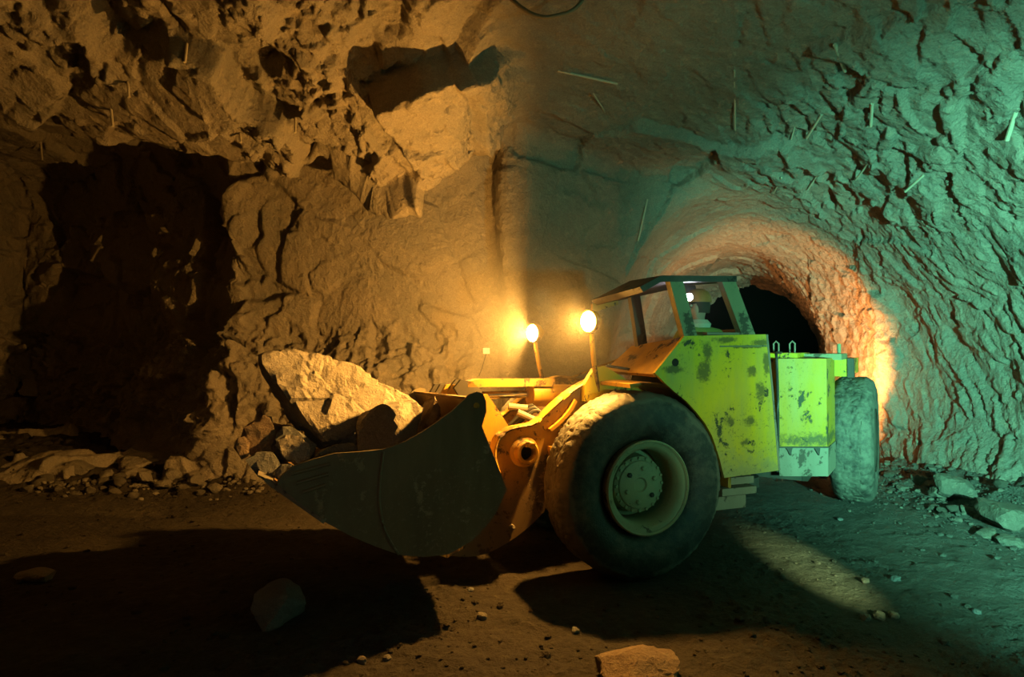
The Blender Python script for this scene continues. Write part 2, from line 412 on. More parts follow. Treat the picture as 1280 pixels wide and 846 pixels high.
def relief(P, N):
    x, y, z = P.T
    warp = 0.35 * np.stack([perlin(P * 0.9, 91), perlin(P * 0.9, 92), perlin(P * 0.9, 93)], 1)
    Wp = P + warp
    left = sstep(0.45, -0.25, x + 0.12 * (z - 3))
    inT = sstep(9.1, 9.6, y) * sstep(1.0, 1.8, x)
    overhead = sstep(3.3, 3.9, z) * sstep(8.3, 7.9, y)
    right_wall = sstep(4.3, 5.3, x) * sstep(9.8, 9.2, y) * (1 - 0.6 * sstep(2.6, 3.8, z))
    lc = left * overhead
    lw = left * (1 - overhead)
    low = lw * sstep(2.35, 1.9, z)
    d = 0.10 * fbm(P * 0.55, 5, 3)
    # left ceiling: big slabs, cavities, rubble
    f1, e1 = facets((P + 0.12 * warp) * np.array([0.85, 0.95, 1.1]), 11, 0.8)
    f2, e2 = facets(Wp * np.array([2.3, 2.6, 3.0]), 12, 0.9)
    f3, e3 = facets(P * 6.5 + 0.5 * warp, 13, 0.9)
    f4, e4 = facets(P * 15.0, 14, 0.8)
    rub = np.maximum(sstep(-0.05, 0.25, perlin(P * 0.8, 31)), np.exp(-((x + 1.5) ** 2 / 0.8 + (y - 7.6) ** 2 / 0.5)))
    cav = sstep(0.22, 0.45, perlin(Wp * np.array([0.9, 0.9, 0.9]), 33))
    dl = 0.34 * f1 + (0.06 + 0.09 * rub) * f2 + (0.012 + 0.055 * rub) * f3 + (0.005 + 0.02 * rub) * f4 - 0.30 * cav
    d = d + lc * dl
    # left back wall: smoother, cracked; rough ledge below
    g1, h1 = facets(Wp * np.array([0.8, 0.8, 1.0]), 21, 0.6)
    g2, h2 = facets(P * np.array([3.4, 3.4, 1.9]) + warp, 22, 0.9)
    crack = sstep(0.10, 0.0, h1)
    far_left = sstep(-2.0, -4.5, x)
    d = d + lw * ((0.08 + 0.22 * far_left) * g1 - 0.012 * crack + (0.012 + 0.08 * far_left) * f2 + 0.010 * f3 + 0.006 * f4)
    rough = low * sstep(-0.45, -0.8, x) * sstep(0.9, 1.25, z + 0.25 * perlin(P * 1.1, 44) + 0.5 * far_left)
    d = d + rough * (0.13 * g2 + 0.05 * f3 + 0.015 * f4)
    # right wall: steep slanting ridges
    a = np.array([0.0, -0.34, -0.94])
    along = y * a[1] + z * a[2]; across = y * 0.94 - z * 0.34
    R1 = np.stack([x * 1.0, across * 3.2 + 1.2 * perlin(P * 1.3, 55), along * 1.0 + 0.8 * perlin(P * 0.9, 56)], 1)
    r1, q1 = facets(R1, 41, 1.0)
    r2, q2 = facets(R1 * np.array([2.0, 2.4, 2.2]), 42, 1.0)
    r3, q3 = facets(np.stack([x * 6, across * 12, along * 5], 1), 43, 0.8)
    d = d + right_wall * (0.045 * r1 + 0.032 * r2 + 0.018 * r3 + 0.012 * f2)
    # right vault: sprayed, flatter, with slots and chips
    rv = (1 - left) * (1 - inT) * (1 - 0.85 * right_wall)
    s1, t1 = facets(Wp * np.array([0.75, 0.75, 0.9]), 61, 0.6)
    s2, t2 = facets(np.stack([(x + y) * 1.6, (x - y) * 3.6, z * 3.0], 1) + warp, 62, 0.9)
    chip = sstep(2.2, 3.8, x)
    slot = sstep(0.33, 0.45, perlin(np.stack([(x + 0.8 * y) * 0.9, (x - 0.8 * y) * 2.6, z * 1.6], 1), 63))
    d = d + rv * (0.12 * s1 + (0.018 + 0.045 * chip) * s2 + (0.006 + 0.016 * chip) * f3 + 0.006 * f4 - 0.18 * slot * chip)
    # tunnel: rounded, small chips
    chipT = sstep(4.6, 5.4, x)
    d = d + inT * (0.10 * s1 + 0.022 * f2 + (0.008 + 0.016 * chipT) * f3 + 0.03 * chipT * s2 + 0.008 * f4)
    d = d + 0.012 * fbm(P * 7, 77, 3)
    return d
P = P + N * relief(P, N)[:, None]
for _ in range(3):
    st = np.zeros(len(P))
    for a, b_ in ((0, 1), (1, 2), (2, 3), (3, 0)):
        L = np.linalg.norm(P[Q[:, a]] - P[Q[:, b_]], axis=1); np.maximum.at(st, Q[:, a], L); np.maximum.at(st, Q[:, b_], L)
    P = P + (smooth(P, Q, 1, 0.6) - P) * sstep(0.045, 0.11, st)[:, None]
N = vnormals(P, Q)
Nc = vnormals(Pc, Qc); Pc = Pc + Nc * (0.12 * facets(Pc * 1.1, 11, 0.8)[0] + 0.10 * fbm(Pc * 0.55, 5, 3))[:, None]

def cave_part(name, P, Q, N, mask):
    q = Q[mask]; used = np.unique(q); m = -np.ones(len(P), np.int64); m[used] = np.arange(len(used))
    me = mesh_np(name, P[used], m[q]); o = link(name, me, 'rock_face')
    if N is not None: me.normals_split_custom_set_from_vertices([tuple(v) for v in N[used]])
    return tag(o, kind='structure')
c = P[Q].mean(1); cn = N[Q].mean(1)
is_c = (c[:, 2] > 3.55) & (c[:, 1] < 8.25) & (cn[:, 2] < 0.25)
is_t = (c[:, 1] > 9.35) & (c[:, 0] > 0.9) & ~is_c
is_r = (c[:, 0] > 3.9) & ~is_c & ~is_t
is_l = (c[:, 0] < -6.3) & ~is_c
is_b = ~(is_c | is_t | is_r | is_l)
for nm, mk in (('ceiling', is_c), ('wall_tunnel', is_t), ('wall_right', is_r), ('wall_left', is_l), ('wall_back', is_b)):
    cave_part(nm, P, Q, N, mk)
cave_part('wall_near', Pc, Qc, None, np.ones(len(Qc), bool))
bvh = BVHTree.FromPolygons(P.tolist(), Q.tolist())
CAM = Vector((0, 0, 1.86)); PITCH = math.atan(11 / 782.2)
def ray_dir(px, py):
    a = Vector(((px - 640) / 782.2, 1.0, -(py - 423) / 782.2)); a.rotate(Matrix.Rotation(PITCH, 3, 'X')); return a
def on_rock(px, py):
    hit, n, i, d = bvh.ray_cast(CAM, ray_dir(px, py).normalized()); return hit, n

# ------------------------------------------------------------------ floor
def floor_z(x, y):
    p = np.stack([x, y, np.zeros_like(x)], 1)
    z = 0.05 * fbm(p * 0.7, 3, 3) + 0.018 * fbm(p * 4, 8, 3)
    # muck banked against the walls
    z = z + 0.42 * sstep(4.6, 6.3, x) * sstep(10.5, 8.5, y) + 0.16 * sstep(7.9, 8.9, y) * sstep(0.5, -0.3, x)
    z = z + 0.25 * sstep(-5.0, -8.5, x)
    f, e = facets(p * np.array([5.0, 5.0, 1]) , 9, 0.9)
    bank = sstep(4.4, 5.4, x) + sstep(7.3, 8.2, y) * sstep(0.5, -0.3, x)
    z = z + (0.008 + 0.05 * np.clip(bank, 0, 1)) * f
    f2, e2 = facets(p * np.array([17.0, 17.0, 1]), 10, 0.9)
    clod = sstep(-0.05, 0.3, perlin(p * 0.9, 17)) 
    z = z + (0.004 + 0.012 * clod) * f2
    # keep the ground level under the tyres
    for wx, wy in ((1.0, 5.16), (0.48, 6.56), (4.18, 7.64), (2.92, 8.46)):
        k = np.exp(-((x - wx) ** 2 + (y - wy) ** 2) / 0.30)
        z = z * (1 - k)
    return z
fx = np.arange(-10.6, 7.2, 0.022)
fy = [1.2]
while fy[-1] < 14.0: fy.append(fy[-1] * 1.0062)
fy = np.array(fy)
FX, FY = np.meshgrid(fx, fy, indexing='ij')
FZ = floor_z(FX.ravel(), FY.ravel())
ni, nj = FX.shape
ii = (np.arange(ni - 1)[:, None] * nj + np.arange(nj - 1)[None, :]).ravel()
me = mesh_np('floor', np.stack([FX.ravel(), FY.ravel(), FZ], 1), np.stack([ii, ii + nj, ii + nj + 1, ii + 1], 1))
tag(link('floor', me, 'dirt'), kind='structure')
me = mesh_np('floor', np.array([(-9.3, -1.6, 0), (7.2, -1.6, 0), (7.2, 1.22, 0), (-9.3, 1.22, 0)]), np.array([[0, 1, 2, 3]]))
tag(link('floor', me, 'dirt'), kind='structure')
me = mesh_np('floor', np.array([(-9.3, 13.9, 0), (9.2, 13.9, 0), (9.2, 17.4, 0), (-9.3, 17.4, 0)]), np.array([[0, 1, 2, 3]]))
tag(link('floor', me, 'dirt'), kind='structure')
def gz_at(x, y): return float(floor_z(np.array([float(x)]), np.array([float(y)]))[0])

# ------------------------------------------------------------------ builder for machine parts
def cat(*ms):
    m = Matrix.Identity(4)
    for a in ms: m = m @ a
    return m
class B:
    def __init__(s): s.bm = bmesh.new()
    def box(s, x0, x1, y0, y1, z0, z1):
        v = [s.bm.verts.new((x, y, z)) for x in (x0, x1) for y in (y0, y1) for z in (z0, z1)]
        for f in ((0, 1, 3, 2), (4, 6, 7, 5), (0, 4, 5, 1), (2, 3, 7, 6), (0, 2, 6, 4), (1, 5, 7, 3)): s.bm.faces.new([v[i] for i in f])
        return s
    def _prism(s, a, b):
        va = [s.bm.verts.new(p) for p in a]; vb = [s.bm.verts.new(p) for p in b]; n = len(a)
        s.bm.faces.new(va); s.bm.faces.new(vb[::-1])
        for i in range(n): s.bm.faces.new([va[i], vb[i], vb[(i + 1) % n], va[(i + 1) % n]])
        return s
    def xz(s, pts, y0, y1): return s._prism([(x, y0, z) for x, z in pts], [(x, y1, z) for x, z in pts])
    def xy(s, pts, z0, z1): return s._prism([(x, y, z0) for x, y in pts], [(x, y, z1) for x, y in pts])
    def yz(s, pts, x0, x1): return s._prism([(x0, y, z) for y, z in pts], [(x1, y, z) for y, z in pts])
    def hexa(s, a, b): return s._prism(a, b)
    def lathe(s, prof, n=32, m=None, closed=True):
        """prof = [(r, h)] turned about +Z (or the frame m)"""
        m = m or Matrix.Identity(4); rings = []
        for r, h in prof:
            if r < 1e-5: rings.append([s.bm.verts.new(m @ Vector((0, 0, h)))])
            else: rings.append([s.bm.verts.new(m @ Vector((r * math.cos(2 * math.pi * k / n), r * math.sin(2 * math.pi * k / n), h))) for k in range(n)])
        prs = list(zip(rings, rings[1:])) + ([(rings[-1], rings[0])] if closed and len(rings[0]) > 1 and len(rings[-1]) > 1 else [])
        for a, b in prs:
            for k in range(n):
                q = [a[k % len(a)], a[(k + 1) % len(a)], b[(k + 1) % len(b)], b[k % len(b)]]
                q = [v for i, v in enumerate(q) if v not in q[:i]]
                if len(q) > 2:
                    try: s.bm.faces.new(q)
                    except ValueError: pass
        return s
    def tube(s, pts, r, n=10, cap=True):
        pts = [Vector(p) for p in pts]; rings = []; up = Vector((0.13, 0.27, 0.95))
        for i, p in enumerate(pts):
            d = (pts[min(i + 1, len(pts) - 1)] - pts[max(i - 1, 0)]).normalized()
            if abs(d.dot(up)) > 0.95: up = Vector((0.9, 0.3, 0.1))
            a = d.cross(up).normalized(); b = d.cross(a); 
            rr = r[i] if hasattr(r, '__len__') else r
            rings.append([s.bm.verts.new(p + a * rr * math.cos(2 * math.pi * k / n) + b * rr * math.sin(2 * math.pi * k / n)) for k in range(n)])
        for a, b in zip(rings, rings[1:]):
            for k in range(n): s.bm.faces.new([a[k], a[(k + 1) % n], b[(k + 1) % n], b[k]])
        if cap: s.bm.faces.new(rings[0][::-1]); s.bm.faces.new(rings[-1])
        return s
    def bevel(s, w, seg=2):
        es = [e for e in s.bm.edges if len(e.link_faces) == 2 and e.calc_face_angle(0) > 0.5]
        bmesh.ops.bevel(s.bm, geom=es, offset=w, segments=seg, profile=0.6, affect='EDGES', clamp_overlap=True)
        return s
    def build(s, name, mat, parent=None, frame=None, sharp=35):
        """link as one mesh object standing in the given world frame"""
        frame = frame or Matrix.Identity(4)
        bmesh.ops.recalc_face_normals(s.bm, faces=s.bm.faces)
        c = Vector((0, 0, 0))
        for v in s.bm.verts: c += v.co
        c /= max(1, len(s.bm.verts))
        for v in s.bm.verts: v.co -= c
        for f in s.bm.faces: f.smooth = True
        for e in s.bm.edges: e.smooth = not (len(e.link_faces) == 2 and e.calc_face_angle(0) > R(sharp))
        me = bpy.data.meshes.new(name); s.bm.to_mesh(me); s.bm.free()
        o = link(name, me, mat)
        place(o, frame @ Matrix.Translation(c), parent)
        o_center[o.name] = c
        return o
o_center = {}
WM = {}
def place(o, world_m, parent=None):
    WM[o.name] = world_m.copy()
    if parent:
        o.parent = parent; o.matrix_local = WM[parent.name].inverted() @ world_m
    else: o.matrix_local = world_m
def clone(o, world_m, parent):
    c = o.copy(); COL.objects.link(c); place(c, world_m, parent); return c

# ------------------------------------------------------------------ the loader
M0 = Matrix.Translation((0.74, 5.86, 0)) @ Matrix.Rotation(R(200.4), 4, 'Z')          # front frame: x forward, y to the camera side
MR = Matrix.Translation((3.55, 8.05, 0)) @ Matrix.Rotation(R(237), 4, 'Z')            # rear frame, steered
MT = M0 @ Matrix.Translation((0, 0, -0.041)) @ Matrix.Rotation(R(2.5), 4, 'X')        # boom, bucket and lamps lean with the load
loader = bpy.data.objects.new('mine_loader', None); COL.objects.link(loader)
loader.empty_display_size = 0.5
place(loader, M0)
tag(loader, 'yellow and lime low-profile underground mine loader carrying a bucket of broken rock', 'loader')
RY = Matrix.Rotation(R(-90), 4, 'X')      # lathe axis +Z -> +Y

def lerp_pts(pts, n):                     # Catmull-Rom through 2-D points
    P_ = [pts[0]] + list(pts) + [pts[-1]]; out = []
    for i in range(1, len(P_) - 2):
        for k in range(n):
            t = k / n; a, b, c_, d = P_[i - 1:i + 3]
            out.append(tuple(0.5 * (2 * b[j] + (c_[j] - a[j]) * t + (2 * a[j] - 5 * b[j] + 4 * c_[j] - d[j]) * t * t + (3 * b[j] - a[j] - 3 * c_[j] + d[j]) * t ** 3) for j in range(len(b))))
    out.append(tuple(pts[-1])); return out

# wheels -----------------------------------------------------------
def tyre_mesh(seed):
    prof = [(0.385, 0.150), (0.41, 0.185), (0.46, 0.215), (0.54, 0.232), (0.62, 0.228), (0.675, 0.210), (0.695, 0.205), (0.712, 0.185), (0.737, 0.155), (0.748, 0.10), (0.752, 0.0)]
    prof = prof[:-2] + [(0.7475 + 0.0045 * math.cos(k * math.pi / 24), 0.12 - 0.01 * k) for k in range(13)]
    prof = prof + [(r, -h) for r, h in prof[-2::-1]]
    prof = prof + [(0.36, -0.12), (0.36, 0.12)]
    b = B(); b.lathe(prof, 288)
    co = np.array([v.co for v in b.bm.verts])
    r = np.hypot(co[:, 0], co[:, 1])
    dis = 0.006 * fbm(co * 5, seed, 2)
    f, e = facets(co * np.array([22, 22, 11]), seed, 0.8)
    dis += np.where(r > 0.69, 0.005 * f - 0.012 * sstep(0.14, 0, e), 0.0015 * f)
    for v, d in zip(b.bm.verts, dis):
        k = Vector((v.co.x, v.co.y, 0)).normalized(); v.co += k * d
    return b
def wheel(frame, y, tyre_mat):
    side = 1 if y > 0 else -1
    Wf = frame @ Matrix.Translation((0, y, 0.75)) @ (RY if side > 0 else RY @ Matrix.Rotation(math.pi, 4, 'X'))
    if True:
        t = tyre_mesh(5).build('wheel', tyre_mat, loader, Wf, 50)
        sub = []
        rim = B(); rim.lathe([(0.345, 0.10), (0.375, 0.155), (0.372, 0.205), (0.352, 0.215), (0.325, 0.205), (0.30, 0.175), (0.292, 0.10), (0.285, -0.04), (0.30, -0.12), (0.345, -0.12)], 64)
        sub.append(rim.build('rim', 'rim_paint', t, Wf))
        ring = B(); ring.lathe([(0.368, 0.206), (0.378, 0.222), (0.366, 0.232), (0.352, 0.220)], 64)
        sub.append(ring.build('lock_ring', 'rim_paint', t, Wf))
        hub = B(); hub.lathe([(0, -0.10), (0.285, -0.10), (0.285, -0.085), (0.24, -0.08), (0.225, 0.07), (0.195, 0.082), (0.19, 0.094), (0.175, 0.10), (0.06, 0.102), (0.05, 0.088), (0, 0.086)], 48, closed=False)
        sub.append(hub.build('hub', 'rim_paint', t, Wf))
        for k in range(6):
            a = k * math.pi / 3 + 0.35; q = B(); q.lathe([(0, 0.092), (0.021, 0.092), (0.021, 0.114), (0.012, 0.120), (0, 0.120)], 6, closed=False)
            sub.append(q.build('bolt', 'dark_steel' if k % 3 == 2 else 'rim_paint', t, Wf @ Matrix.Translation((0.135 * math.cos(a), 0.135 * math.sin(a), 0))))
        for k in range(20):
            a = k * math.pi / 10; q = B(); q.lathe([(0, 0.07), (0.013, 0.07), (0.013, 0.090), (0, 0.092)], 6, closed=False)
            sub.append(q.build('rim_nut', 'rim_paint', t, Wf @ Matrix.Translation((0.21 * math.cos(a), 0.21 * math.sin(a), 0))))
        return t, Wf, sub
def copy_wheel(src, Wsrc, sub, frame, y, tyre_mat):
    side = 1 if y > 0 else -1
    Wf = frame @ Matrix.Translation((0, y, 0.75)) @ (RY if side > 0 else RY @ Matrix.Rotation(math.pi, 4, 'X'))
    T = Wf @ Wsrc.inverted()
    c = clone(src, T @ WM[src.name], loader)
    if tyre_mat != src.data.materials[0].name:
        c.data = c.data.copy(); c.data.materials[0] = MATS[tyre_mat]
    for s_ in sub:
        k = clone(s_, T @ WM[s_.name], c)
        if tyre_mat == 'rubber_dusty' and k.name.split('.')[0] in ('rim', 'lock_ring'):
            k.data = k.data.copy(); k.data.materials[0] = MATS['dark_steel']
    return c

w0, W0, wsub = wheel(M0, 0.75, 'rubber')
copy_wheel(w0, W0, wsub, M0, -0.75, 'rubber')
w2 = copy_wheel(w0, W0, wsub, MR, 0.75, 'rubber_dusty')
copy_wheel(w0, W0, wsub, MR, -0.75, 'rubber_dusty')

# front frame ------------------------------------------------------
b = B(); b.xz([(0.60, 0.55), (0.60, 1.20), (0.15, 1.42), (-0.35, 1.42), (-1.50, 1.15), (-1.62, 0.90), (-1.5, 0.52), (0.2, 0.42)], -0.36, 0.36).bevel(0.02)
ff = b.build('front_frame', 'yellow_paint', loader, M0)
b = B(); b.tube([(0, -0.62, 0.75), (0, -0.3, 0.75), (0, -0.28, 0.75), (0, 0.28, 0.75), (0, 0.3, 0.75), (0, 0.62, 0.75)], [0.15, 0.15, 0.24, 0.24, 0.15, 0.15], 20)
b.build('front_axle', 'dark_steel', loader, M0)
b = B(); b.tube([(0, -0.62, 0.75), (0, -0.3, 0.75), (0, -0.28, 0.75), (0, 0.28, 0.75), (0, 0.3, 0.75), (0, 0.62, 0.75)], [0.15, 0.15, 0.24, 0.24, 0.15, 0.15], 20)
b.build('rear_axle', 'dark_steel', loader, MR)
b = B()
for z0 in (0.45, 0.62, 0.98, 1.15): b.lathe([(0.0, z0), (0.20, z0), (0.20, z0 + 0.10), (0, z0 + 0.10)], 24, Matrix.Translation((-1.69, 0, 0)), closed=False)
b.lathe([(0, 0.40), (0.09, 0.40), (0.09, 1.3), (0, 1.3)], 20, Matrix.Translation((-1.69, 0, 0)), closed=False)
b.build('articulation_joint', 'dark_steel', loader, M0)

# boom -------------------------------------------------------------
top = lerp_pts([(-0.30, 1.54), (0.07, 1.615), (0.226, 1.58), (0.40, 1.49), (0.527, 1.400), (0.65, 1.30), (0.745, 1.235), (0.88, 1.215), (0.98, 1.19), (1.06, 1.12), (1.085, 1.0), (1.05, 0.86)], 4)
bot = lerp_pts([(1.22, 0.72), (1.50, 0.60), (1.66, 0.47), (1.62, 0.31), (1.42, 0.235), (1.20, 0.225), (0.98, 0.30), (0.78, 0.42), (0.58, 0.60), (0.40, 0.85), (0.15, 1.12), (-0.30, 1.36)], 4)
for sgn in (1, -1):
    y0, y1 = (0.39, 0.45) if sgn > 0 else (-0.45, -0.39)
    b = B(); b.xz(top + bot, y0, y1)
    arm = b.build('boom_arm', 'muddy_yellow', loader, MT)
    # flange running along the upper edge
    b = B(); n = len(top)
    def off(k, d):
        p, q = top[max(k - 1, 0)], top[min(k + 1, n - 1)]; t = Vector((q[0] - p[0], q[1] - p[1])).normalized()
        return top[k][0] - t.y * d, top[k][1] + t.x * d
    for k in range(n - 1):
        a = [top[k], top[k + 1], off(k + 1, 0.022), off(k, 0.022)]
        b.xz(a, min(y0, y1) - 0.035, max(y0, y1) + 0.035)
    bmesh.ops.remove_doubles(b.bm, verts=b.bm.verts, dist=0.0005)
    b.build('flange', 'yellow_paint', arm, MT)
    # pivot boss
    e = y1 if sgn > 0 else y0
    F = MT @ Matrix.Translation((0.838, e, 1.02)) @ (RY if sgn > 0 else Matrix.Rotation(R(90), 4, 'X'))
    b = B(); b.lathe([(0.062, -0.05), (0.125, -0.02), (0.125, 0.02), (0.098, 0.03), (0.094, 0.10), (0.086, 0.11), (0.066, 0.11), (0.062, 0.10)], 40)
    bo = b.build('pivot_boss', 'yellow_paint', arm, F)
    b = B(); b.lathe([(0, 0.0), (0.063, 0.0), (0.063, 0.02), (0, 0.02)], 28, closed=False); b.build('pivot_pin', 'void_black', arm, F)
    b = B()
    for a in (-2.2, -1.5): b.box(0.07 * math.cos(a) - 0.016, 0.07 * math.cos(a) + 0.016, 0.07 * math.sin(a) - 0.02, 0.07 * math.sin(a) + 0.02, 0.05, 0.118)
    b.bevel(0.006); b.build('pin_keeper', 'yellow_paint', arm, F)
    # stiffening rib, side lugs and a grease nipple
    b = B(); pts = lerp_pts([(0.62, 1.20), (0.52, 1.27), (0.43, 1.36), (0.38, 1.44)], 5)
    for p, q in zip(pts, pts[1:]):
        b.xz([p, q, (q[0] - 0.02, q[1] - 0.02), (p[0] - 0.02, p[1] - 0.02)], min(e, e + sgn * 0.05), max(e, e + sgn * 0.05))
    b.build('stiffener', 'yellow_paint', arm, MT)
    for lx, lz in ((0.60, 1.02), (0.50, 1.14), (0.40, 1.25)):
        b = B(); b.box(lx - 0.025, lx + 0.025, min(e, e + sgn * 0.06), max(e, e + sgn * 0.06), lz - 0.035, lz + 0.035).bevel(0.006)
        b.build('lug', 'yellow_paint', arm, MT)
    b = B(); b.tube([(0.955, e - sgn * 0.01, 0.42), (0.955, e + sgn * 0.03, 0.42), (0.955, e + sgn * 0.06, 0.43)], [0.022, 0.022, 0.012], 10)
    b.build('grease_nipple', 'dusty_steel', arm, MT)
b = B(); b.tube([(0.86, -0.40, 0.98), (0.86, 0.40, 0.98)], 0.13, 24); b.build('torque_tube', 'yellow_paint', loader, MT)
b = B(); b.tube([(1.0, -0.40, 0.62), (1.0, 0.40, 0.62)], 0.09, 20); b.build('cross_tube', 'dark_steel', loader, MT)

# tilt cylinder and dump linkage ------------------------------------
b = B(); b.tube([(-0.1, 0.02, 1.46), (0.40, 0.02, 1.475), (0.41, 0.02, 1.475), (0.60, 0.02, 1.478), (0.62, 0.02, 1.478)], [0.085, 0.085, 0.115, 0.115, 0.08], 24)
cyl = b.build('tilt_cylinder', 'yellow_paint', loader, MT)
b = B(); b.tube([(0.55, 0.02, 1.478), (1.16, 0.02, 1.478)], 0.034, 20); b.build('piston_rod', 'chrome', cyl, MT)
b = B(); b.xz([(0.40, 1.545), (1.22, 1.555), (1.22, 1.60), (1.10, 1.625), (0.40, 1.615)], -0.10, 0.14).bevel(0.012); b.build('rod_guard', 'yellow_paint', cyl, MT)
for yy in (-0.07, 0.09):
    b = B(); b.xz([(1.08, 1.42), (1.14, 1.36), (1.26, 1.42), (1.34, 1.55), (1.28, 1.62), (1.18, 1.60), (1.10, 1.53)], yy, yy + 0.05).bevel(0.01)
    b.build('clevis', 'dark_steel', cyl, MT)
b = B(); b.tube([(0.70, 0.20, 1.36), (0.86, 0.16, 1.38)], 0.03, 10); b.tube([(0.66, 0.26, 1.26), (0.80, 0.22, 1.33)], 0.03, 10)
b.build('hose_fitting', 'dusty_steel', cyl, MT)
b = B()
for k in range(3):
    pts = lerp_pts([(0.45, 0.25 - 0.07 * k, 1.15), (0.62, 0.24 - 0.07 * k, 1.34 + 0.02 * k), (0.80, 0.2 - 0.07 * k, 1.22), (0.95, 0.16 - 0.07 * k, 1.10)], 5); b.tube(pts, 0.018, 8)
b.build('hydraulic_hose', 'black_metal', loader, MT)

# bucket -------------------------------------------------------------
HB = 0.95
shell = [(2.78, 0.985), (2.47, 0.735), (2.28, 0.615), (2.12, 0.53), (1.96, 0.462), (1.78, 0.42), (1.62, 0.415), (1.45, 0.495), (1.34, 0.59), (1.265, 0.67), (1.185, 0.83), (1.27, 1.08), (1.365, 1.29), (1.43, 1.485)]
def inset(pts, d):
    out = []
    for k in range(len(pts)):
        p, q = pts[max(k - 1, 0)], pts[min(k + 1, len(pts) - 1)]; t = Vector((q[0] - p[0], q[1] - p[1])).normalized()
        out.append((pts[k][0] + t.y * d, pts[k][1] - t.x * d))
    return out
ins = inset(shell, 0.03)
b = B()
for k in range(len(shell) - 1): b.xz([shell[k], shell[k + 1], ins[k + 1], ins[k]], -HB, HB)
bmesh.ops.remove_doubles(b.bm, verts=b.bm.verts, dist=0.0005)
bucket = b.build('bucket', 'bucket_inside', loader, MT)
side = [(1.455, 1.52), (1.40, 1.54), (1.355, 1.525), (1.332, 1.47), (1.33, 1.395), (1.365, 1.29), (1.18, 0.826), (1.265, 0.67), (1.345, 0.575), (1.445, 0.49), (1.62, 0.413), (1.79, 0.415), (1.96, 0.447), (2.12, 0.52), (2.28, 0.605), (2.455, 0.718), (2.62, 0.855), (2.752, 0.985), (2.72, 1.035), (2.66, 1.085), (2.53, 1.125), (2.38, 1.157), (2.22, 1.158), (2.07, 1.166), (1.92, 1.21), (1.795, 1.272), (1.68, 1.345), (1.59, 1.404)]
for sgn in (1, -1):
    y0, y1 = (HB, HB + 0.035) if sgn > 0 else (-HB - 0.035, -HB)
    b = B(); b.xz(side, y0, y1).bevel(0.007); sp = b.build('side_plate', 'bucket_steel', bucket, MT)
    o = y1 if sgn > 0 else y0 - 0.03
    b = B(); b.xz([(2.745, 0.990), (2.715, 1.04), (2.66, 1.09), (2.53, 1.13), (2.385, 1.162), (2.36, 1.13), (2.40, 0.97), (2.455, 0.735), (2.62, 0.865)], o, o + 0.03).bevel(0.006)
    b.build('corner_plate', 'bucket_steel', bucket, MT)
    for k, (p, q) in enumerate((((2.66, 1.045), (2.42, 1.095)), ((2.63, 0.985), (2.43, 1.030)), ((2.585, 0.925), (2.45, 0.960)))):
        yy = y1 + 0.03 if sgn > 0 else y0 - 0.03
        b = B(); b.tube([(p[0], yy, p[1]), (q[0], yy, q[1])], 0.013, 8); b.build('wear_bar', 'bucket_steel', bucket, MT)
    b = B(); pts = lerp_pts([(1.97, 0.452), (2.06, 0.62), (2.10, 0.85), (2.07, 1.15)], 6); yy = y1 if sgn > 0 else y0
    b.tube([(x, yy, z) for x, z in pts], 0.010, 6); b.build('weld_seam', 'bucket_steel', bucket, MT)
    b = B(); b.lathe([(0, 0), (0.022, 0), (0.022, 0.006), (0, 0.006)], 14, Matrix.Translation((1.405, y1 if sgn > 0 else y0 - 0.006, 1.44)) @ RY, closed=False)
    b.build('lifting_hole', 'yellow_paint', bucket, MT)
b = B(); b.xz([(2.86, 1.05), (2.79, 0.975), (2.46, 0.705), (2.44, 0.735), (2.77, 1.005)], -HB - 0.04, HB + 0.04).bevel(0.006)
b.build('cutting_edge', 'dusty_steel', bucket, MT)
b = B(); b.xz([(1.46, 1.50), (1.39, 1.50), (1.35, 1.40), (1.40, 1.40)], -HB, HB).bevel(0.008); b.build('rim_bar', 'bucket_inside', bucket, MT)
for yy in (0.24, -0.30):
    b = B(); b.xz([(1.36, 1.47), (1.20, 1.47), (1.10, 1.50), (0.98, 1.33), (0.86, 1.14), (0.845, 1.09), (0.90, 1.01), (1.03, 0.72), (1.16, 0.75), (1.22, 0.90), (1.31, 1.15)], yy, yy + 0.06).bevel(0.01)
    br = b.build('hinge_bracket', 'yellow_paint', bucket, MT)
    b = B(); b.lathe([(0, 0.0), (0.045, 0), (0.045, 0.012), (0, 0.012)], 20, Matrix.Translation((0.925, yy + 0.055, 1.10)) @ RY, closed=False); b.build('pin_hole', 'void_black', bucket, MT)
for yy in (0.0, -0.22, -0.44, -0.66):
    b = B(); b.xz([(1.40, 1.46), (1.22, 1.40), (1.17, 1.50), (1.22, 1.585), (1.33, 1.575)], yy, yy + 0.055).bevel(0.012); b.build('rear_lug', 'yellow_paint' if yy > -0.3 else 'dark_steel', bucket, MT)
for yy in (0.40, -0.46):
    b = B(); b.xz([(1.66, 0.40), (1.40, 0.52), (1.30, 0.46), (1.36, 0.30), (1.50, 0.24), (1.62, 0.29)], yy - 0.02, yy + 0.08).bevel(0.01); b.build('pivot_ear', 'yellow_paint', bucket, MT)

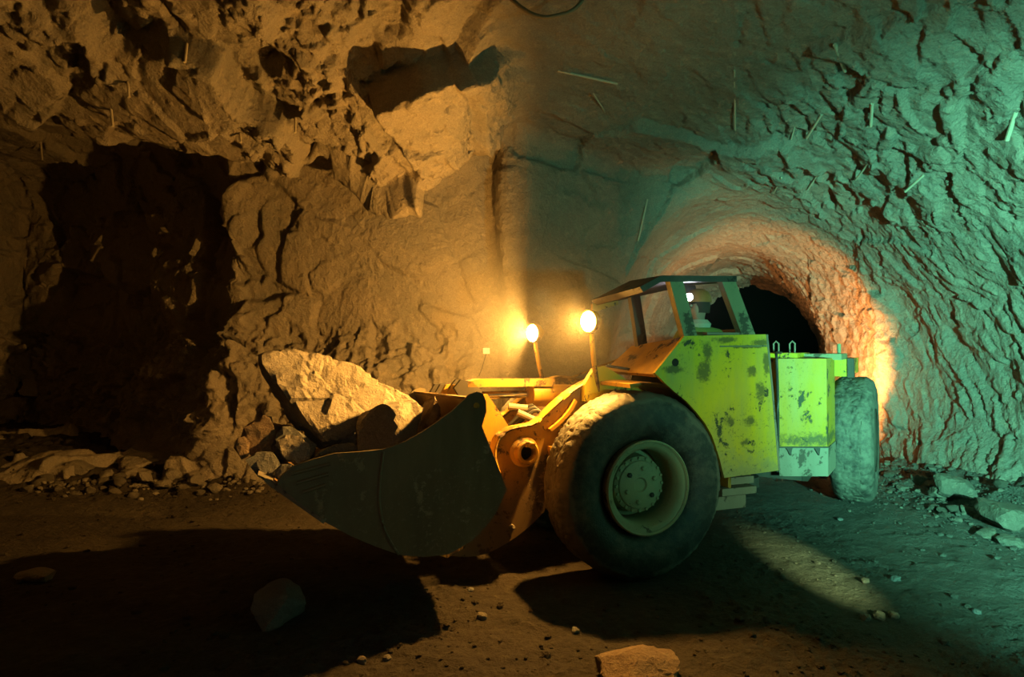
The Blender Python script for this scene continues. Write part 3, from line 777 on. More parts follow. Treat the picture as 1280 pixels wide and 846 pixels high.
# working lamps ----------------------------------------------------
AIM = Vector((0.93, 0.33, -0.05)).normalized()
def work_lamp(x, y, z, foot, power, mat, frame, beam, angle, col=AMBER, aim=AIM, glass='lamp_glass', blend=0.6):
    b = B(); b.tube([foot, (foot[0] + (x - foot[0]) * 0.5, foot[1] + (y - foot[1]) * 0.5, foot[2] + (z - 0.10 - foot[2]) * 0.5), (x - 0.02, y, z - 0.10)], 0.022, 10)
    lamp = b.build('work_lamp', 'yellow_paint', loader, frame)
    T = frame @ Matrix.Translation((x, y, z)) @ aim.to_track_quat('Z', 'Y').to_matrix().to_4x4()
    b = B(); b.lathe([(0, -0.11), (0.045, -0.11), (0.09, -0.05), (0.098, 0.0), (0.098, 0.018), (0.088, 0.018), (0.088, 0.004), (0.0, 0.004)], 28, closed=False); b.build('lamp_housing', mat, lamp, T)
    b = B(); b.lathe([(0.087, 0.006), (0.086, 0.016), (0.062, 0.040), (0.03, 0.052), (0, 0.055)], 28, closed=False); b.build('lamp_lens', glass, lamp, T)
    d = bpy.data.lights.new('lamp_light', 'SPOT'); d.energy = power; d.color = col; d.spot_size = R(angle); d.spot_blend = blend; d.shadow_soft_size = 0.035
    o = bpy.data.objects.new('lamp_light', d); COL.objects.link(o); Mw = Matrix.Translation(T @ Vector((0, 0, 0.07))) @ Vector(beam).to_track_quat('-Z', 'Y').to_matrix().to_4x4()
    place(o, Mw, lamp)
    # what the bare glass scatters to all sides
    d = bpy.data.lights.new('lamp_glass_glow', 'POINT'); d.energy = power * 0.04; d.color = col; d.shadow_soft_size = 0.03
    o = bpy.data.objects.new('lamp_glass_glow', d); COL.objects.link(o); place(o, Matrix.Translation(T @ Vector((0, 0, 0.065))), lamp)
    return lamp
work_lamp(0.255, 0.55, 2.10, (0.16, 0.50, 1.50), LAMP_W[0], 'yellow_paint', MT, (-0.64, -0.60, -0.38), 166, blend=0.6)
work_lamp(0.30, -0.60, 2.075, (0.22, -0.52, 1.50), LAMP_W[1], 'yellow_paint', MT, (-0.99, 0.10, 0.08), 178, blend=0.38)
b = B(); b.xz([(0.30, 1.42), (0.30, 1.56), (0.20, 1.70), (0.10, 1.72), (-0.28, 1.50), (-0.30, 1.40)], 0.455, 0.52).bevel(0.008); b.build('lamp_bracket', 'lime_paint', loader, MT)
b = B(); b.xz([(0.30, 1.42), (0.30, 1.54), (0.20, 1.62), (-0.25, 1.46), (-0.30, 1.40)], -0.52, -0.455).bevel(0.008); b.build('lamp_bracket', 'yellow_paint', loader, MT)
b = B(); b.tube([(0.10, 0.55, 1.72), (-0.02, 0.58, 1.70), (-0.14, 0.60, 1.68), (-0.22, 0.62, 1.76)], 0.012, 8); b.build('lamp_cable', 'black_metal', loader, MT)
b = B(); b.tube([(0.22, -0.5, 1.52), (-0.9, -0.42, 1.90)], 0.012, 8); b.build('stay_rod', 'yellow_paint', loader, MT)

# cab --------------------------------------------------------------
arch = [(-0.741, 0.774), (-0.715, 0.86), (-0.695, 0.93), (-0.655, 1.04), (-0.62, 1.126), (-0.55, 1.235), (-0.465, 1.329), (-0.37, 1.42), (-0.256, 1.500), (-0.16, 1.575), (-0.069, 1.656)]
pan = [(-0.35, 1.952), (-0.75, 1.962), (-1.185, 1.972), (-1.24, 1.50), (-1.316, 0.796)] + arch
b = B(); b.xz(pan, 0.925, 0.955).bevel(0.006)
cp = b.build('cab_panel', 'lime_paint', loader, M0)
cc = o_center[cp.name]
m_paint('cab_panel_paint', (0.74, 0.51, 0.006), (0.06, 0.06, 0.03), (0.33, 0.28, 0.12), 0.585, 0.55, spots=[(x - cc.x, z - cc.z, rx, rz) for x, z, rx, rz in
    [(-0.54, 1.66, .075, .105), (-0.57, 1.82, .06, .10), (-1.03, 1.655, .06, .065), (-0.80, 1.24, .07, .05), (-1.02, 1.23, .075, .05), (-0.95, 1.06, .06, .035), (-1.0, 1.865, .20, .018), (-1.12, 1.50, .07, .10), (-0.24, 1.68, .09, .05), (-1.12, 1.90, .10, .05), (-0.75, 1.92, .14, .03), (-1.19, 1.72, .05, .12)]],
    lower=(1.02 - cc.z, 0.16, -0.20))
cp.data.materials[0] = MATS['cab_panel_paint']
b = B(); b.lathe([(0, 0), (0.032, 0), (0.032, 0.004), (0, 0.004)], 20, Matrix.Translation((-0.262, 0.954, 1.738)) @ RY, closed=False); b.build('port_hole', 'void_black', cp, M0)
b = B(); b.tube([(-0.70, 0.955, 1.868), (-1.19, 0.955, 1.872)], 0.007, 6); b.build('weld_seam', 'pale_green_paint', cp, M0)
b = B(); b.tube([(-1.195, 0.948, 1.97), (-1.25, 0.948, 1.50), (-1.322, 0.948, 0.80)], 0.014, 8); b.build('edge_strip', 'dusty_steel', cp, M0)
# tub of the cab behind the panel
b = B(); b.box(-1.28, -0.72, 0.26, 0.925, 0.83, 0.88); b.build('cab_floor', 'dark_steel', loader, M0)
b = B(); b.xz([(-1.18, 1.95), (-1.14, 1.95), (-1.25, 0.85), (-1.30, 0.85)], 0.26, 0.925); b.build('cab_back_plate', 'dark_steel', loader, M0)
b = B(); b.xz([(-0.35, 1.80), (-1.16, 1.80), (-1.28, 0.83), (-0.74, 0.80), (-0.62, 1.12), (-0.25, 1.50)], 0.24, 0.26); b.build('cab_inner_plate', 'dark_steel', loader, M0)
# sloping plate over the wheel, lit by the lamps
b = B(); b.hexa([(-0.07, 0.12, 1.645), (-0.07, 0.925, 1.645), (-0.36, 0.925, 1.945), (-0.36, 0.12, 1.87)], [(-0.10, 0.12, 1.62), (-0.10, 0.925, 1.62), (-0.39, 0.925, 1.92), (-0.39, 0.12, 1.845)])
b.build('cab_front_plate', 'yellow_paint', loader, M0)
# wheel arch
b = B(); pts = []
for k in range(15):
    a = R(80 + 105 * k / 14); pts.append((0.80 * math.cos(a) + 0.02 * 0, 0.75 + 0.80 * math.sin(a)))
ro = [(-p[0] * 0 + p[0] * 1.04, 0.75 + (p[1] - 0.75) * 1.04) for p in pts]
for k in range(14): b.xz([pts[k], pts[k + 1], ro[k + 1], ro[k]], 0.40, 0.93)
bmesh.ops.remove_doubles(b.bm, verts=b.bm.verts, dist=0.0005)
b.build('wheel_arch', 'yellow_paint', loader, M0)
# canopy
b = B(); b.hexa([(0.10, 0.20, 2.285), (-0.30, 0.20, 2.475), (-0.93, 0.20, 2.50), (-0.90, 0.93, 2.465), (-0.15, 0.93, 2.44), (0.05, 0.93, 2.34)],
                [(0.06, 0.20, 2.235), (-0.30, 0.20, 2.425), (-0.93, 0.20, 2.45), (-0.90, 0.93, 2.415), (-0.15, 0.93, 2.39), (0.02, 0.93, 2.30)])
b.build('canopy_roof', 'dark_steel', loader, M0)
b = B(); b.hexa([(0.10, 0.19, 2.25), (-0.16, 0.19, 2.37), (-0.16, 0.225, 2.37), (0.10, 0.225, 2.25)], [(0.10, 0.19, 2.17), (-0.16, 0.19, 2.25), (-0.16, 0.225, 2.25), (0.10, 0.225, 2.17)])
b.build('visor', 'yellow_paint', loader, M0)
def post(name, a, c_, w, y0, y1, mat):
    b = B(); b.hexa([(a[0] - w / 2, y0, a[1]), (a[0] + w / 2, y0, a[1]), (a[0] + w / 2, y1, a[1]), (a[0] - w / 2, y1, a[1])], [(c_[0] - w / 2, y0, c_[1]), (c_[0] + w / 2, y0, c_[1]), (c_[0] + w / 2, y1, c_[1]), (c_[0] - w / 2, y1, c_[1])])
    b.bevel(0.006); return b.build(name, mat, loader, M0)
post('canopy_post', (-0.29, 2.43), (-0.435, 1.95), 0.13, 0.86, 0.925, 'pale_green_paint')
post('canopy_post', (-0.81, 2.44), (-1.03, 1.96), 0.145, 0.86, 0.925, 'pale_green_paint')
post('canopy_post', (-0.29, 2.44), (-0.40, 1.80), 0.10, 0.22, 0.28, 'dark_steel')
post('canopy_post', (-0.90, 2.46), (-1.08, 1.80), 0.12, 0.22, 0.28, 'dark_steel')
b = B(); b.box(-0.98, -0.60, 0.86, 0.92, 1.965, 1.985).bevel(0.004); b.build('sill_rail', 'dusty_steel', loader, M0)
# steps and box under the panel
b = B(); b.box(-1.13, -0.80, 0.62, 0.86, 0.685, 0.745).bevel(0.012); b.build('step', 'dusty_steel', loader, M0)
b = B(); b.box(-1.14, -0.78, 0.60, 0.88, 0.600, 0.660).bevel(0.012); b.build('step', 'dusty_steel', loader, M0)
b = B(); b.box(-1.06, -0.72, 0.58, 0.84, 0.475, 0.585).bevel(0.012); b.build('battery_box', 'dusty_steel', loader, M0)
b = B(); b.xz([(-1.15, 0.48), (-0.5, 0.48), (-0.5, 0.80), (-1.30, 0.80), (-1.30, 0.62)], 0.36, 0.60).bevel(0.01); b.build('belly_plate', 'dark_steel', loader, M0)
# seat and controls
b = B(); b.box(-1.02, -0.60, 0.40, 0.80, 1.36, 1.48).bevel(0.03); b.build('seat', 'seat_vinyl', loader, M0)
b = B(); b.box(-1.13, -1.03, 0.38, 0.82, 1.42, 2.02).bevel(0.03); b.build('seat_back', 'seat_vinyl', loader, M0)
b = B(); b.box(-1.0, -0.65, 0.45, 0.75, 0.88, 1.36); b.build('seat_pedestal', 'dark_steel', loader, M0)
b = B(); b.tube([(-0.42, 0.60, 1.35), (-0.50, 0.60, 1.66)], 0.018, 8); b.lathe([(0.012, 0.16), (0.0, 0.185)], 16, Matrix.Translation((-0.50, 0.6, 1.5))); b.build('control_lever', 'black_metal', loader, M0)

# rear frame -------------------------------------------------------
b = B(); b.xz([(1.72, 0.50), (1.72, 1.10), (1.05, 1.20), (-1.5, 1.20), (-1.6, 0.7), (-1.3, 0.45), (1.3, 0.42)], -0.40, 0.40).bevel(0.02); b.build('rear_frame', 'dark_steel', loader, MR)
b = B(); b.xz([(0.86, 1.15), (0.86, 1.72), (-1.55, 1.66), (-1.62, 1.50), (-1.62, 0.70), (-1.2, 0.62), (-1.1, 1.15)], -0.46, 0.46).bevel(0.02); b.build('engine_housing', 'lime_paint', loader, MR)
# broad hood lip across the rear unit
b = B(); b.box(0.80, 1.66, -0.60, 0.36, 1.735, 1.800).bevel(0.01); b.build('hood_lid', 'lime_paint', loader, MR)
b = B(); b.box(0.55, 1.20, 0.30, 0.72, 1.725, 1.790).bevel(0.01); b.build('hood_lid', 'pale_green_paint', loader, MR)
b = B(); b.box(0.86, 1.62, -0.40, 0.25, 0.95, 1.735).bevel(0.012); b.build('front_bulkhead', 'lime_paint', loader, MR)
b = B(); b.box(-0.85, 0.70, 0.44, 0.735, 1.53, 1.725).bevel(0.01); fb = b.build('fender_box', 'lime_paint', loader, MR)
b = B(); b.box(0.60, 0.72, 0.735, 0.80, 1.52, 1.735).bevel(0.008); b.build('fender_post', 'dark_steel', loader, MR)
b = B(); b.box(-0.85, 0.85, -0.86, -0.44, 1.53, 1.70).bevel(0.01); b.build('fender_box', 'lime_paint', loader, MR)
# side tank in front of the rear wheel
tank = [(1.889, 0.213), (1.622, 0.624), (1.05, 0.64), (1.20, 0.20)]
b = B(); b.xy(tank, 0.845, 1.745).bevel(0.012); tk = b.build('side_tank', 'lime_tank', loader, MR)
b = B(); b.xy([(1.880, 0.215), (1.615, 0.632), (1.05, 0.645), (1.20, 0.20)], 0.555, 0.84).bevel(0.01); b.build('tank_skirt', 'dusty_steel', loader, MR)
b = B()
dv = Vector((1.622 - 1.889, 0.624 - 0.213, 0)).normalized()
p0, p1 = Vector((1.900, 0.205, 0.845)), Vector((1.628, 0.632, 0.845)); nrm = Vector((-dv.y, dv.x, 0)) * -1
b.hexa([p0 + nrm * 0.02 + Vector((0, 0, 0.012)), p1 + nrm * 0.02 + Vector((0, 0, 0.012)), p1 + nrm * 0.02, p0 + nrm * 0.02], [p0 - nrm * 0.02 + Vector((0, 0, 0.012)), p1 - nrm * 0.02 + Vector((0, 0, 0.012)), p1 - nrm * 0.02, p0 - nrm * 0.02])
b.build('tank_ledge', 'dark_steel', loader, MR)
for t in (0.22, 0.78):
    q = p0.lerp(p1, t) + nrm * 0.012; b = B()
    b.hexa([q - dv * 0.03, q + dv * 0.03, q + dv * 0.03 - nrm * 0.02, q - dv * 0.03 - nrm * 0.02], [q + dv * 0.012 - Vector((0, 0, 0.075)), q + dv * 0.02 - Vector((0, 0, 0.075)), q + dv * 0.02 - nrm * 0.02 - Vector((0, 0, 0.075)), q + dv * 0.012 - nrm * 0.02 - Vector((0, 0, 0.075))])
    b.build('gusset', 'dark_steel', loader, MR)
# hand loops, aerial and hose
for yy in (0.10, 0.26):
    pts = [(1.50, yy, 1.79), (1.50, yy, 1.90), (1.50, yy + 0.025, 1.925), (1.50, yy + 0.05, 1.90), (1.50, yy + 0.05, 1.79)]
    b = B(); b.tube(pts, 0.009, 8); b.build('grab_loop', 'dusty_steel', loader, MR)
b = B(); b.tube([(0.80, 0.66, 1.78), (0.80, 0.66, 1.90)], 0.020, 8); b.build('filler_pipe', 'pale_green_paint', loader, MR)
b = B(); pts = [tuple(v) for v in (Vector((1.62, 0.20, 1.80)), Vector((1.80, 0.18, 1.80)), Vector((1.90, 0.20, 1.74)), Vector((1.908, 0.21, 1.40)), Vector((1.905, 0.21, 0.9)), Vector((1.90, 0.20, 0.60)))]
b.tube(lerp_pts(pts, 5), 0.014, 8); b.build('hose', 'black_metal', loader, MR)
# rear working lamp, hidden from the photograph's side by the engine housing
work_lamp(-1.70, 0.40, 1.35, (-1.60, 0.40, 1.20), REAR_W * 1.5, 'dark_steel', MR, (0.36, 0.93, 0.12), 150, REAR_COL, Vector((-0.97, 0.1, 0.10)).normalized(), 'rear_lamp_glass', 0.3)
work_lamp(-1.70, -0.40, 1.35, (-1.60, -0.40, 1.20), REAR_W * 0.30, 'dark_steel', MR, (-0.62, 0.50, 0.60), 120, REAR_COL, Vector((-0.97, -0.2, 0.10)).normalized(), 'rear_lamp_glass', 0.5)

# ------------------------------------------------------------------ the operator, sitting sideways in the cab and looking ahead
MP = M0 @ Matrix.Translation((0.15, 0, 0))
def skin_mesh(name, verts, edges, radii, root, sub=2, mat=None, parent=None, frame=None, flat=None):
    frame = frame or MP
    me = bpy.data.meshes.new(name); me.from_pydata(verts, edges, [])
    tmp = bpy.data.objects.new('tmp_skin', me); COL.objects.link(tmp)
    sk = tmp.modifiers.new('skin', 'SKIN'); sk.branch_smoothing = 0.4; sk.use_smooth_shade = True
    for i, r in enumerate(radii):
        d = me.skin_vertices[0].data[i]; d.radius = (r, r) if not hasattr(r, '__len__') else r; d.use_root = (i == root)
    sb = tmp.modifiers.new('sub', 'SUBSURF'); sb.levels = sub; sb.render_levels = sub
    bpy.context.view_layer.update()
    ev = tmp.evaluated_get(bpy.context.evaluated_depsgraph_get())
    out = bpy.data.meshes.new_from_object(ev); out.name = name
    bpy.data.objects.remove(tmp)
    for p in out.polygons: p.use_smooth = True
    o = link(name, out, None, None); out.materials.clear(); out.materials.append(MATS[mat]); place(o, frame, parent); return o
bv, be, br = [], [], []
def J(p, r, frm=None):
    bv.append(p); br.append(r)
    if frm is not None: be.append((frm, len(bv) - 1))
    return len(bv) - 1
pel = J((-.86, .68, 1.55), (.145, .115)); sp1 = J((-.86, .70, 1.72), (.135, .105), pel); ch = J((-.86, .69, 1.90), (.155, .11), sp1)
nk0 = J((-.86, .67, 2.03), .075, ch); nk1 = J((-.855, .66, 2.10), .056, nk0); jaw = J((-.835, .66, 2.165), .068, nk1); cr = J((-.85, .66, 2.235), .088, jaw); tp = J((-.855, .66, 2.30), .062, cr)
J((-.745, .66, 2.195), .014, jaw)                                   # nose
for s_ in (1, -1): J((-.86, .66 + s_ * .088, 2.195), .016, jaw)      # ears
hands = []
for s_, dx in ((1, .0), (-1, .0)):
    shd = J((-.86 + s_ * .18, .68, 1.975), .068, ch); elb = J((-.86 + s_ * .235, .60, 1.72), .048, shd)
    wr = J((-.86 + s_ * .19, .40, 1.66), .034, elb); palm = J((-.86 + s_ * .175, .34, 1.645), (.042, .026), wr)
    for k, (fl, oy) in enumerate(((.060, -.033), (.070, -.011), (.065, .011), (.050, .032))):
        kn = J((-.86 + s_ * .172 + oy, .300, 1.645), .0105, palm); m1 = J((-.86 + s_ * .170 + oy, .300 - fl * .45, 1.632), .0095, kn); J((-.86 + s_ * .168 + oy, .300 - fl * .62, 1.632 - fl * .45), .0085, m1)
    th = J((-.86 + s_ * .175 - s_ * .045, .345, 1.632), .0115, wr); J((-.86 + s_ * .175 - s_ * .062, .315, 1.615), .0095, th)
    hip = J((-.86 + s_ * .095, .62, 1.545), .085, pel); kne = J((-.86 + s_ * .12, .36, 1.53), .062, hip); ank = J((-.86 + s_ * .12, .40, 1.00), .040, kne)
    J((-.86 + s_ * .12, .31, .935), (.042, .034), ank)
op = skin_mesh('person', bv, be, br, pel, 2, 'skin')
WM[op.name] = MP.copy()
tag(op, 'machine operator in helmet and olive jacket with lit headlamp, sitting in the loader cab', 'person')
jv, je, jr = [], [], []
def K(p, r, frm=None):
    jv.append(p); jr.append(r)
    if frm is not None: je.append((frm, len(jv) - 1))
    return len(jv) - 1
a = K((-.86, .68, 1.56), (.165, .135)); c1 = K((-.86, .70, 1.72), (.16, .13), a); c2 = K((-.86, .69, 1.90), (.18, .135), c1); K((-.86, .67, 2.035), .095, c2)
for s_ in (1, -1):
    q = K((-.86 + s_ * .185, .68, 1.975), .085, c2); q2 = K((-.86 + s_ * .24, .60, 1.72), .065, q); K((-.86 + s_ * .195, .42, 1.665), .052, q2)
skin_mesh('jacket', jv, je, jr, a, 2, 'jacket', op)
jv, je, jr = [], [], []
a = K((-.86, .68, 1.545), (.155, .125))
for s_ in (1, -1):
    q = K((-.86 + s_ * .097, .62, 1.548), .098, a); q2 = K((-.86 + s_ * .12, .355, 1.533), .075, q); K((-.86 + s_ * .12, .40, 1.06), .058, q2)
skin_mesh('trousers', jv, je, jr, a, 2, 'trousers', op)
for s_ in (1, -1):
    b = B(); x0 = -.86 + s_ * .12
    b.box(x0 - .05, x0 + .05, .275, .46, .882, .96).bevel(.025, 3); b.tube([(x0, .41, .94), (x0, .40, 1.12)], .056, 14); b.build('boot', 'rubber_boot', op, MP)
    b = B(); b.lathe([(0, .011), (.008, .008), (.011, 0), (.008, -.008), (0, -.011)], 10, Matrix.Translation((-.762, .66 + s_ * .032, 2.222)), closed=False); b.build('eye', 'eye', op, MP)
b = B(); b.lathe([(.062, -.03), (.10, -.035), (.108, .0), (.078, .035), (.066, .03)], 20, Matrix.Translation((-.855, .665, 2.065))); b.build('collar', 'collar_cloth', op, MP)
b = B(); b.lathe([(.118, 0), (.114, .045), (.092, .090), (.052, .115), (0, .122), (0, .110), (.05, .104), (.085, .082), (.106, .042), (.110, 0)], 28, Matrix.Translation((-.855, .66, 2.252)), closed=True)
b.hexa([(-.76, .58, 2.252), (-.70, .62, 2.248), (-.70, .70, 2.248), (-.76, .74, 2.252)], [(-.76, .58, 2.262), (-.70, .62, 2.256), (-.70, .70, 2.256), (-.76, .74, 2.262)])
b.build('helmet', 'helmet_shell', op, MP)
b = B(); b.lathe([(.089, -.075), (.096, -.01), (.09, .02), (.07, .02), (.07, -.075)], 20, Matrix.Translation((-.868, .66, 2.235))); b.build('hair', 'hair', op, MP)
hl = Vector((0.75, 0.66, 0.06)).normalized()
T = MP @ Matrix.Translation((-.735, .70, 2.292)) @ hl.to_track_quat('Z', 'Y').to_matrix().to_4x4()
b = B(); b.lathe([(0, -.03), (.034, -.03), (.040, 0), (.040, .008), (.034, .008), (.034, .002), (0, .002)], 18, closed=False); hh = b.build('headlamp', 'black_metal', op, T)
b = B(); b.lathe([(.034, .003), (.028, .014), (0, .022)], 18, closed=False); b.build('headlamp_lens', 'headlamp_glass', hh, T)
d = bpy.data.lights.new('headlamp_light', 'SPOT'); d.energy = 12; d.color = (0.82, 0.82, 1.0); d.spot_size = R(130); d.spot_blend = 0.8; d.shadow_soft_size = 0.02
o = bpy.data.objects.new('headlamp_light', d); COL.objects.link(o); place(o, T @ Matrix.Translation((0, 0, .03)) @ Matrix.Rotation(math.pi, 4, 'X'), hh)

# ------------------------------------------------------------------ rocks
def ico(sub):
    b = bmesh.new(); bmesh.ops.create_icosphere(b, subdivisions=sub, radius=1.0)
    v = np.array([tuple(x.co) for x in b.verts]); f = np.array([[y.index for y in x.verts] for x in b.faces]); b.free(); return v, f
ICO = {k: ico(k) for k in (1, 2, 3, 4, 5)}
def hull_planes(pts):
    b = bmesh.new()
    for p in pts: b.verts.new(p)
    r = bmesh.ops.convex_hull(b, input=b.verts)
    b.normal_update(); c = Vector(np.mean(np.array(pts), 0)); out = []
    for f in b.faces:
        n = f.normal.copy(); dd = n.dot(f.verts[0].co - c)
        if dd < 0: n, dd = -n, -dd
        if f.calc_area() > 1e-7: out.append((n.x, n.y, n.z, dd))
    b.free(); return np.array(c), np.array(out)
def rock_surface(planes, sub, seed, amp, grain):
    v, f = ICO[sub]
    dn = v @ planes[:, :3].T
    r = np.where(dn > 1e-4, planes[:, 3] / np.maximum(dn, 1e-4), 1e9).min(1)
    p = v * r[:, None]
    fa, ea = facets(p / grain, seed, 0.9); fb, eb = facets(p / grain * 3.1, seed + 1, 0.9)
    p = p + v * (amp * fa + amp * 0.35 * fb + amp * 0.5 * fbm(p / grain * 0.7, seed + 2, 2))[:, None]
    return p, f
def rock(name, pts, frame, mat, seed, sub, amp, grain, label, cat='rock', group=None):
    c, pl = hull_planes(pts); p, f = rock_surface(pl, sub, seed, amp, grain)
    o = link(name, mesh_np(name, p, f, False), mat)
    place(o, frame @ Matrix.Translation(Vector(c))); return tag(o, label, cat, group)
def thick(front, dy, sh=0.8, dz=0.0, mid=None):
    c = np.mean(np.array(front), 0); out = list(front)
    for p in front:
        q = c + (np.array(p) - c) * sh; out.append((q[0], q[1] + dy, q[2] + dz))
    return out
main = [(2.90, 0.26, 1.86), (2.76, 0.19, 1.88), (2.6, 0.12, 1.88), (2.4, 0.05, 1.84), (2.23, -0.01, 1.79), (2.11, -0.04, 1.74), (2.03, -0.03, 1.64), (1.84, -0.06, 1.52), (1.78, -0.05, 1.44), (2.0, 0.11, 1.3), (2.2, 0.24, 1.21), (2.33, 0.32, 1.17)]
main += [(2.87, 0.30, 1.80), (2.82, 0.30, 1.73), (2.71, 0.33, 1.58), (2.60, 0.33, 1.45), (2.51, 0.35, 1.32), (2.43, 0.37, 1.19)]      # ridge between the lit and the shaded face
main += [(2.89, 0.08, 1.71), (2.82, 0.09, 1.60), (2.73, 0.11, 1.47), (2.62, 0.13, 1.33), (2.53, 0.14, 1.20), (2.44, 0.15, 1.10)]
rock('boulder', thick(main, -0.42, 0.78, -0.10), MT, 'rock_loose', 3, 5, 0.030, 0.28, 'huge pale slab of rock tilted up on top of the bucket load')
tail = [(2.10, -0.12, 1.66), (1.98, -0.12, 1.63), (1.78, -0.12, 1.535), (1.60, -0.12, 1.44), (1.60, -0.05, 1.30), (1.85, 0.0, 1.28), (2.05, -0.02, 1.40)]
rock('boulder', thick(tail, -0.40, 0.8), MT, 'rock_loose', 8, 4, 0.022, 0.2, 'long pale rock ridge behind the blocky rock in the bucket')
r2 = [(2.19, 0.50, 1.29), (2.14, 0.52, 1.36), (2.02, 0.58, 1.445), (1.93, 0.68, 1.43), (1.92, 0.74, 1.30), (1.92, 0.78, 1.05), (1.86, 0.50, 1.475), (1.74, 0.44, 1.465), (1.68, 0.42, 1.40), (1.71, 0.50, 1.26), (1.78, 0.58, 1.10), (2.19, 0.58, 0.98)]
rock('boulder', thick(r2, -0.36, 0.85), MT, 'rock_loose', 15, 4, 0.022, 0.2, 'blocky grey rock with shaded front wedged beside the bucket side plate')
def blob(front, dy, mat, seed, label, sub=3, amp=0.012): rock('boulder', thick(front, dy, 0.8, -0.03), MT, mat, seed, sub, amp, 0.12, label)
blob([(2.77, .68, 1.21), (2.73, .64, 1.25), (2.68, .64, 1.275), (2.59, .64, 1.255), (2.52, .66, 1.17), (2.55, .68, 1.06), (2.63, .70, 1.06), (2.70, .70, 1.12)], -.14, 'rock_loose', 22, 'small pale lit rock in the bucket just behind the ribbed corner plate')
blob([(3.02, .38, 1.19), (2.97, .36, 1.32), (2.86, .34, 1.40), (2.78, .34, 1.38), (2.74, .36, 1.21), (2.79, .38, 1.06), (2.88, .40, 1.06), (2.95, .40, 1.13)], -.30, 'rock_brown', 23, 'brown angular rock overhanging the lip of the bucket')
blob([(2.95, .78, 1.12), (2.89, .74, 1.17), (2.78, .72, 1.16), (2.72, .74, 1.08), (2.74, .78, 1.0), (2.85, .80, 1.0)], -.22, 'rock_grey', 24, 'dark grey rock resting low on the bucket lip below the brown rock')
blob([(2.78, .40, 1.22), (2.69, .36, 1.32), (2.61, .36, 1.28), (2.45, .38, 1.14), (2.50, .40, 1.02), (2.67, .42, 1.04)], -.26, 'rock_grey', 25, 'shaded grey rock between the huge slab and the small pale rock')
blob([(2.52, .56, 1.11), (2.36, .52, 1.17), (2.20, .52, 1.175), (2.16, .56, 1.05), (2.22, .60, .95), (2.45, .60, .97)], -.30, 'rock_grey', 26, 'low dark rock under the huge slab, along the bucket rim')
blob([(1.70, .50, 1.06), (1.66, .46, 1.28), (1.59, .44, 1.50), (1.54, .44, 1.515), (1.52, .46, 1.36), (1.56, .50, 1.12)], -.40, 'rock_brown', 27, 'thin upright rock leaning on the back plate of the bucket')
blob([(2.78, .86, 1.04), (2.72, .84, 1.085), (2.65, .84, 1.09), (2.66, .86, 1.02), (2.72, .88, .98)], -.10, 'rock_grey', 28, 'fist-sized dark stone squeezed in the front corner of the bucket', 3, 0.006)
blob([(3.04, .52, 1.19), (3.02, .52, 1.24), (2.97, .50, 1.27), (2.93, .50, 1.22), (2.93, .54, 1.12), (2.98, .56, 1.10)], -.18, 'rock_brown', 29, 'small brown stone at the outer tip of the bucket load', 3, 0.008)
blob([(2.95, -.1, 1.15), (2.85, -.1, 1.32), (2.6, -.1, 1.25), (2.5, -.1, .95), (2.8, -.1, 1.02)], -.5, 'rock_brown', 30, 'dark brown rock deep in the bucket under the huge slab', 3, 0.02)
blob([(2.45, .15, 1.12), (2.2, .15, 1.22), (1.85, .15, 1.25), (1.6, .15, 1.0), (1.8, .15, .75), (2.3, .15, .85)], -.7, 'rock_grey', 31, 'large shaded rock at the bottom of the bucket load', 4, 0.02)

def ground_point(px, py):
    d = ray_dir(px, py); t = (0 - CAM.z) / d.z
    for _ in range(25):
        p = CAM + d * t; t += 0.7 * ((floor_z(np.array([p.x]), np.array([p.y]))[0] - p.z) / d.z)
    return CAM + d * t
def rand_planes(rng, n, a, b_, c_):
    out = []
    for _ in range(n):
        v = rng.normal(size=3); v /= np.linalg.norm(v); out.append((*v, rng.uniform(0.72, 1.0)))
    out += [(1, 0, 0, 1), (-1, 0, 0, 1), (0, 1, 0, 1), (0, -1, 0, 1), (0, 0, 1, .9), (0, 0, -1, .8)]
    return np.array(out)
def ground_rock(px, py, w, dpt, h, mat, seed, label, sub=3, sink=0.25, rot=0.0, tilt=0.0, group=None, name='rock', cat='rock'):
    rng = np.random.default_rng(seed); v, f = rock_surface(rand_planes(rng, 11, 1, 1, 1), sub, seed, 0.05, 0.8)
    v = v * np.array([w / 2, dpt / 2, h / 2]); p = ground_point(px, py)
    o = link(name, mesh_np(name, v, f, False), mat)
    o.location = (p.x, p.y, p.z + h / 2 - h * sink); o.rotation_euler = (tilt, tilt * 0.5, rot)
    return tag(o, label, cat, group)
ground_rock(345, 776, 0.37, 0.30, 0.30, 'rock_grey', 4, 'lone rounded grey boulder on the dark floor below the bucket', 4, 0.18, 0.5)
ground_rock(802, 846, 0.46, 0.34, 0.17, 'rock_brown', 6, 'flat brown slab on the floor in front of the wheel, cut by the picture edge', 4, 0.2, 0.2, 0.12)
ground_rock(40, 724, 0.30, 0.16, 0.09, 'rock_loose', 7, 'flat pale stone alone on the dark floor far from the bucket', 3, 0.2, -0.1, 0.1)
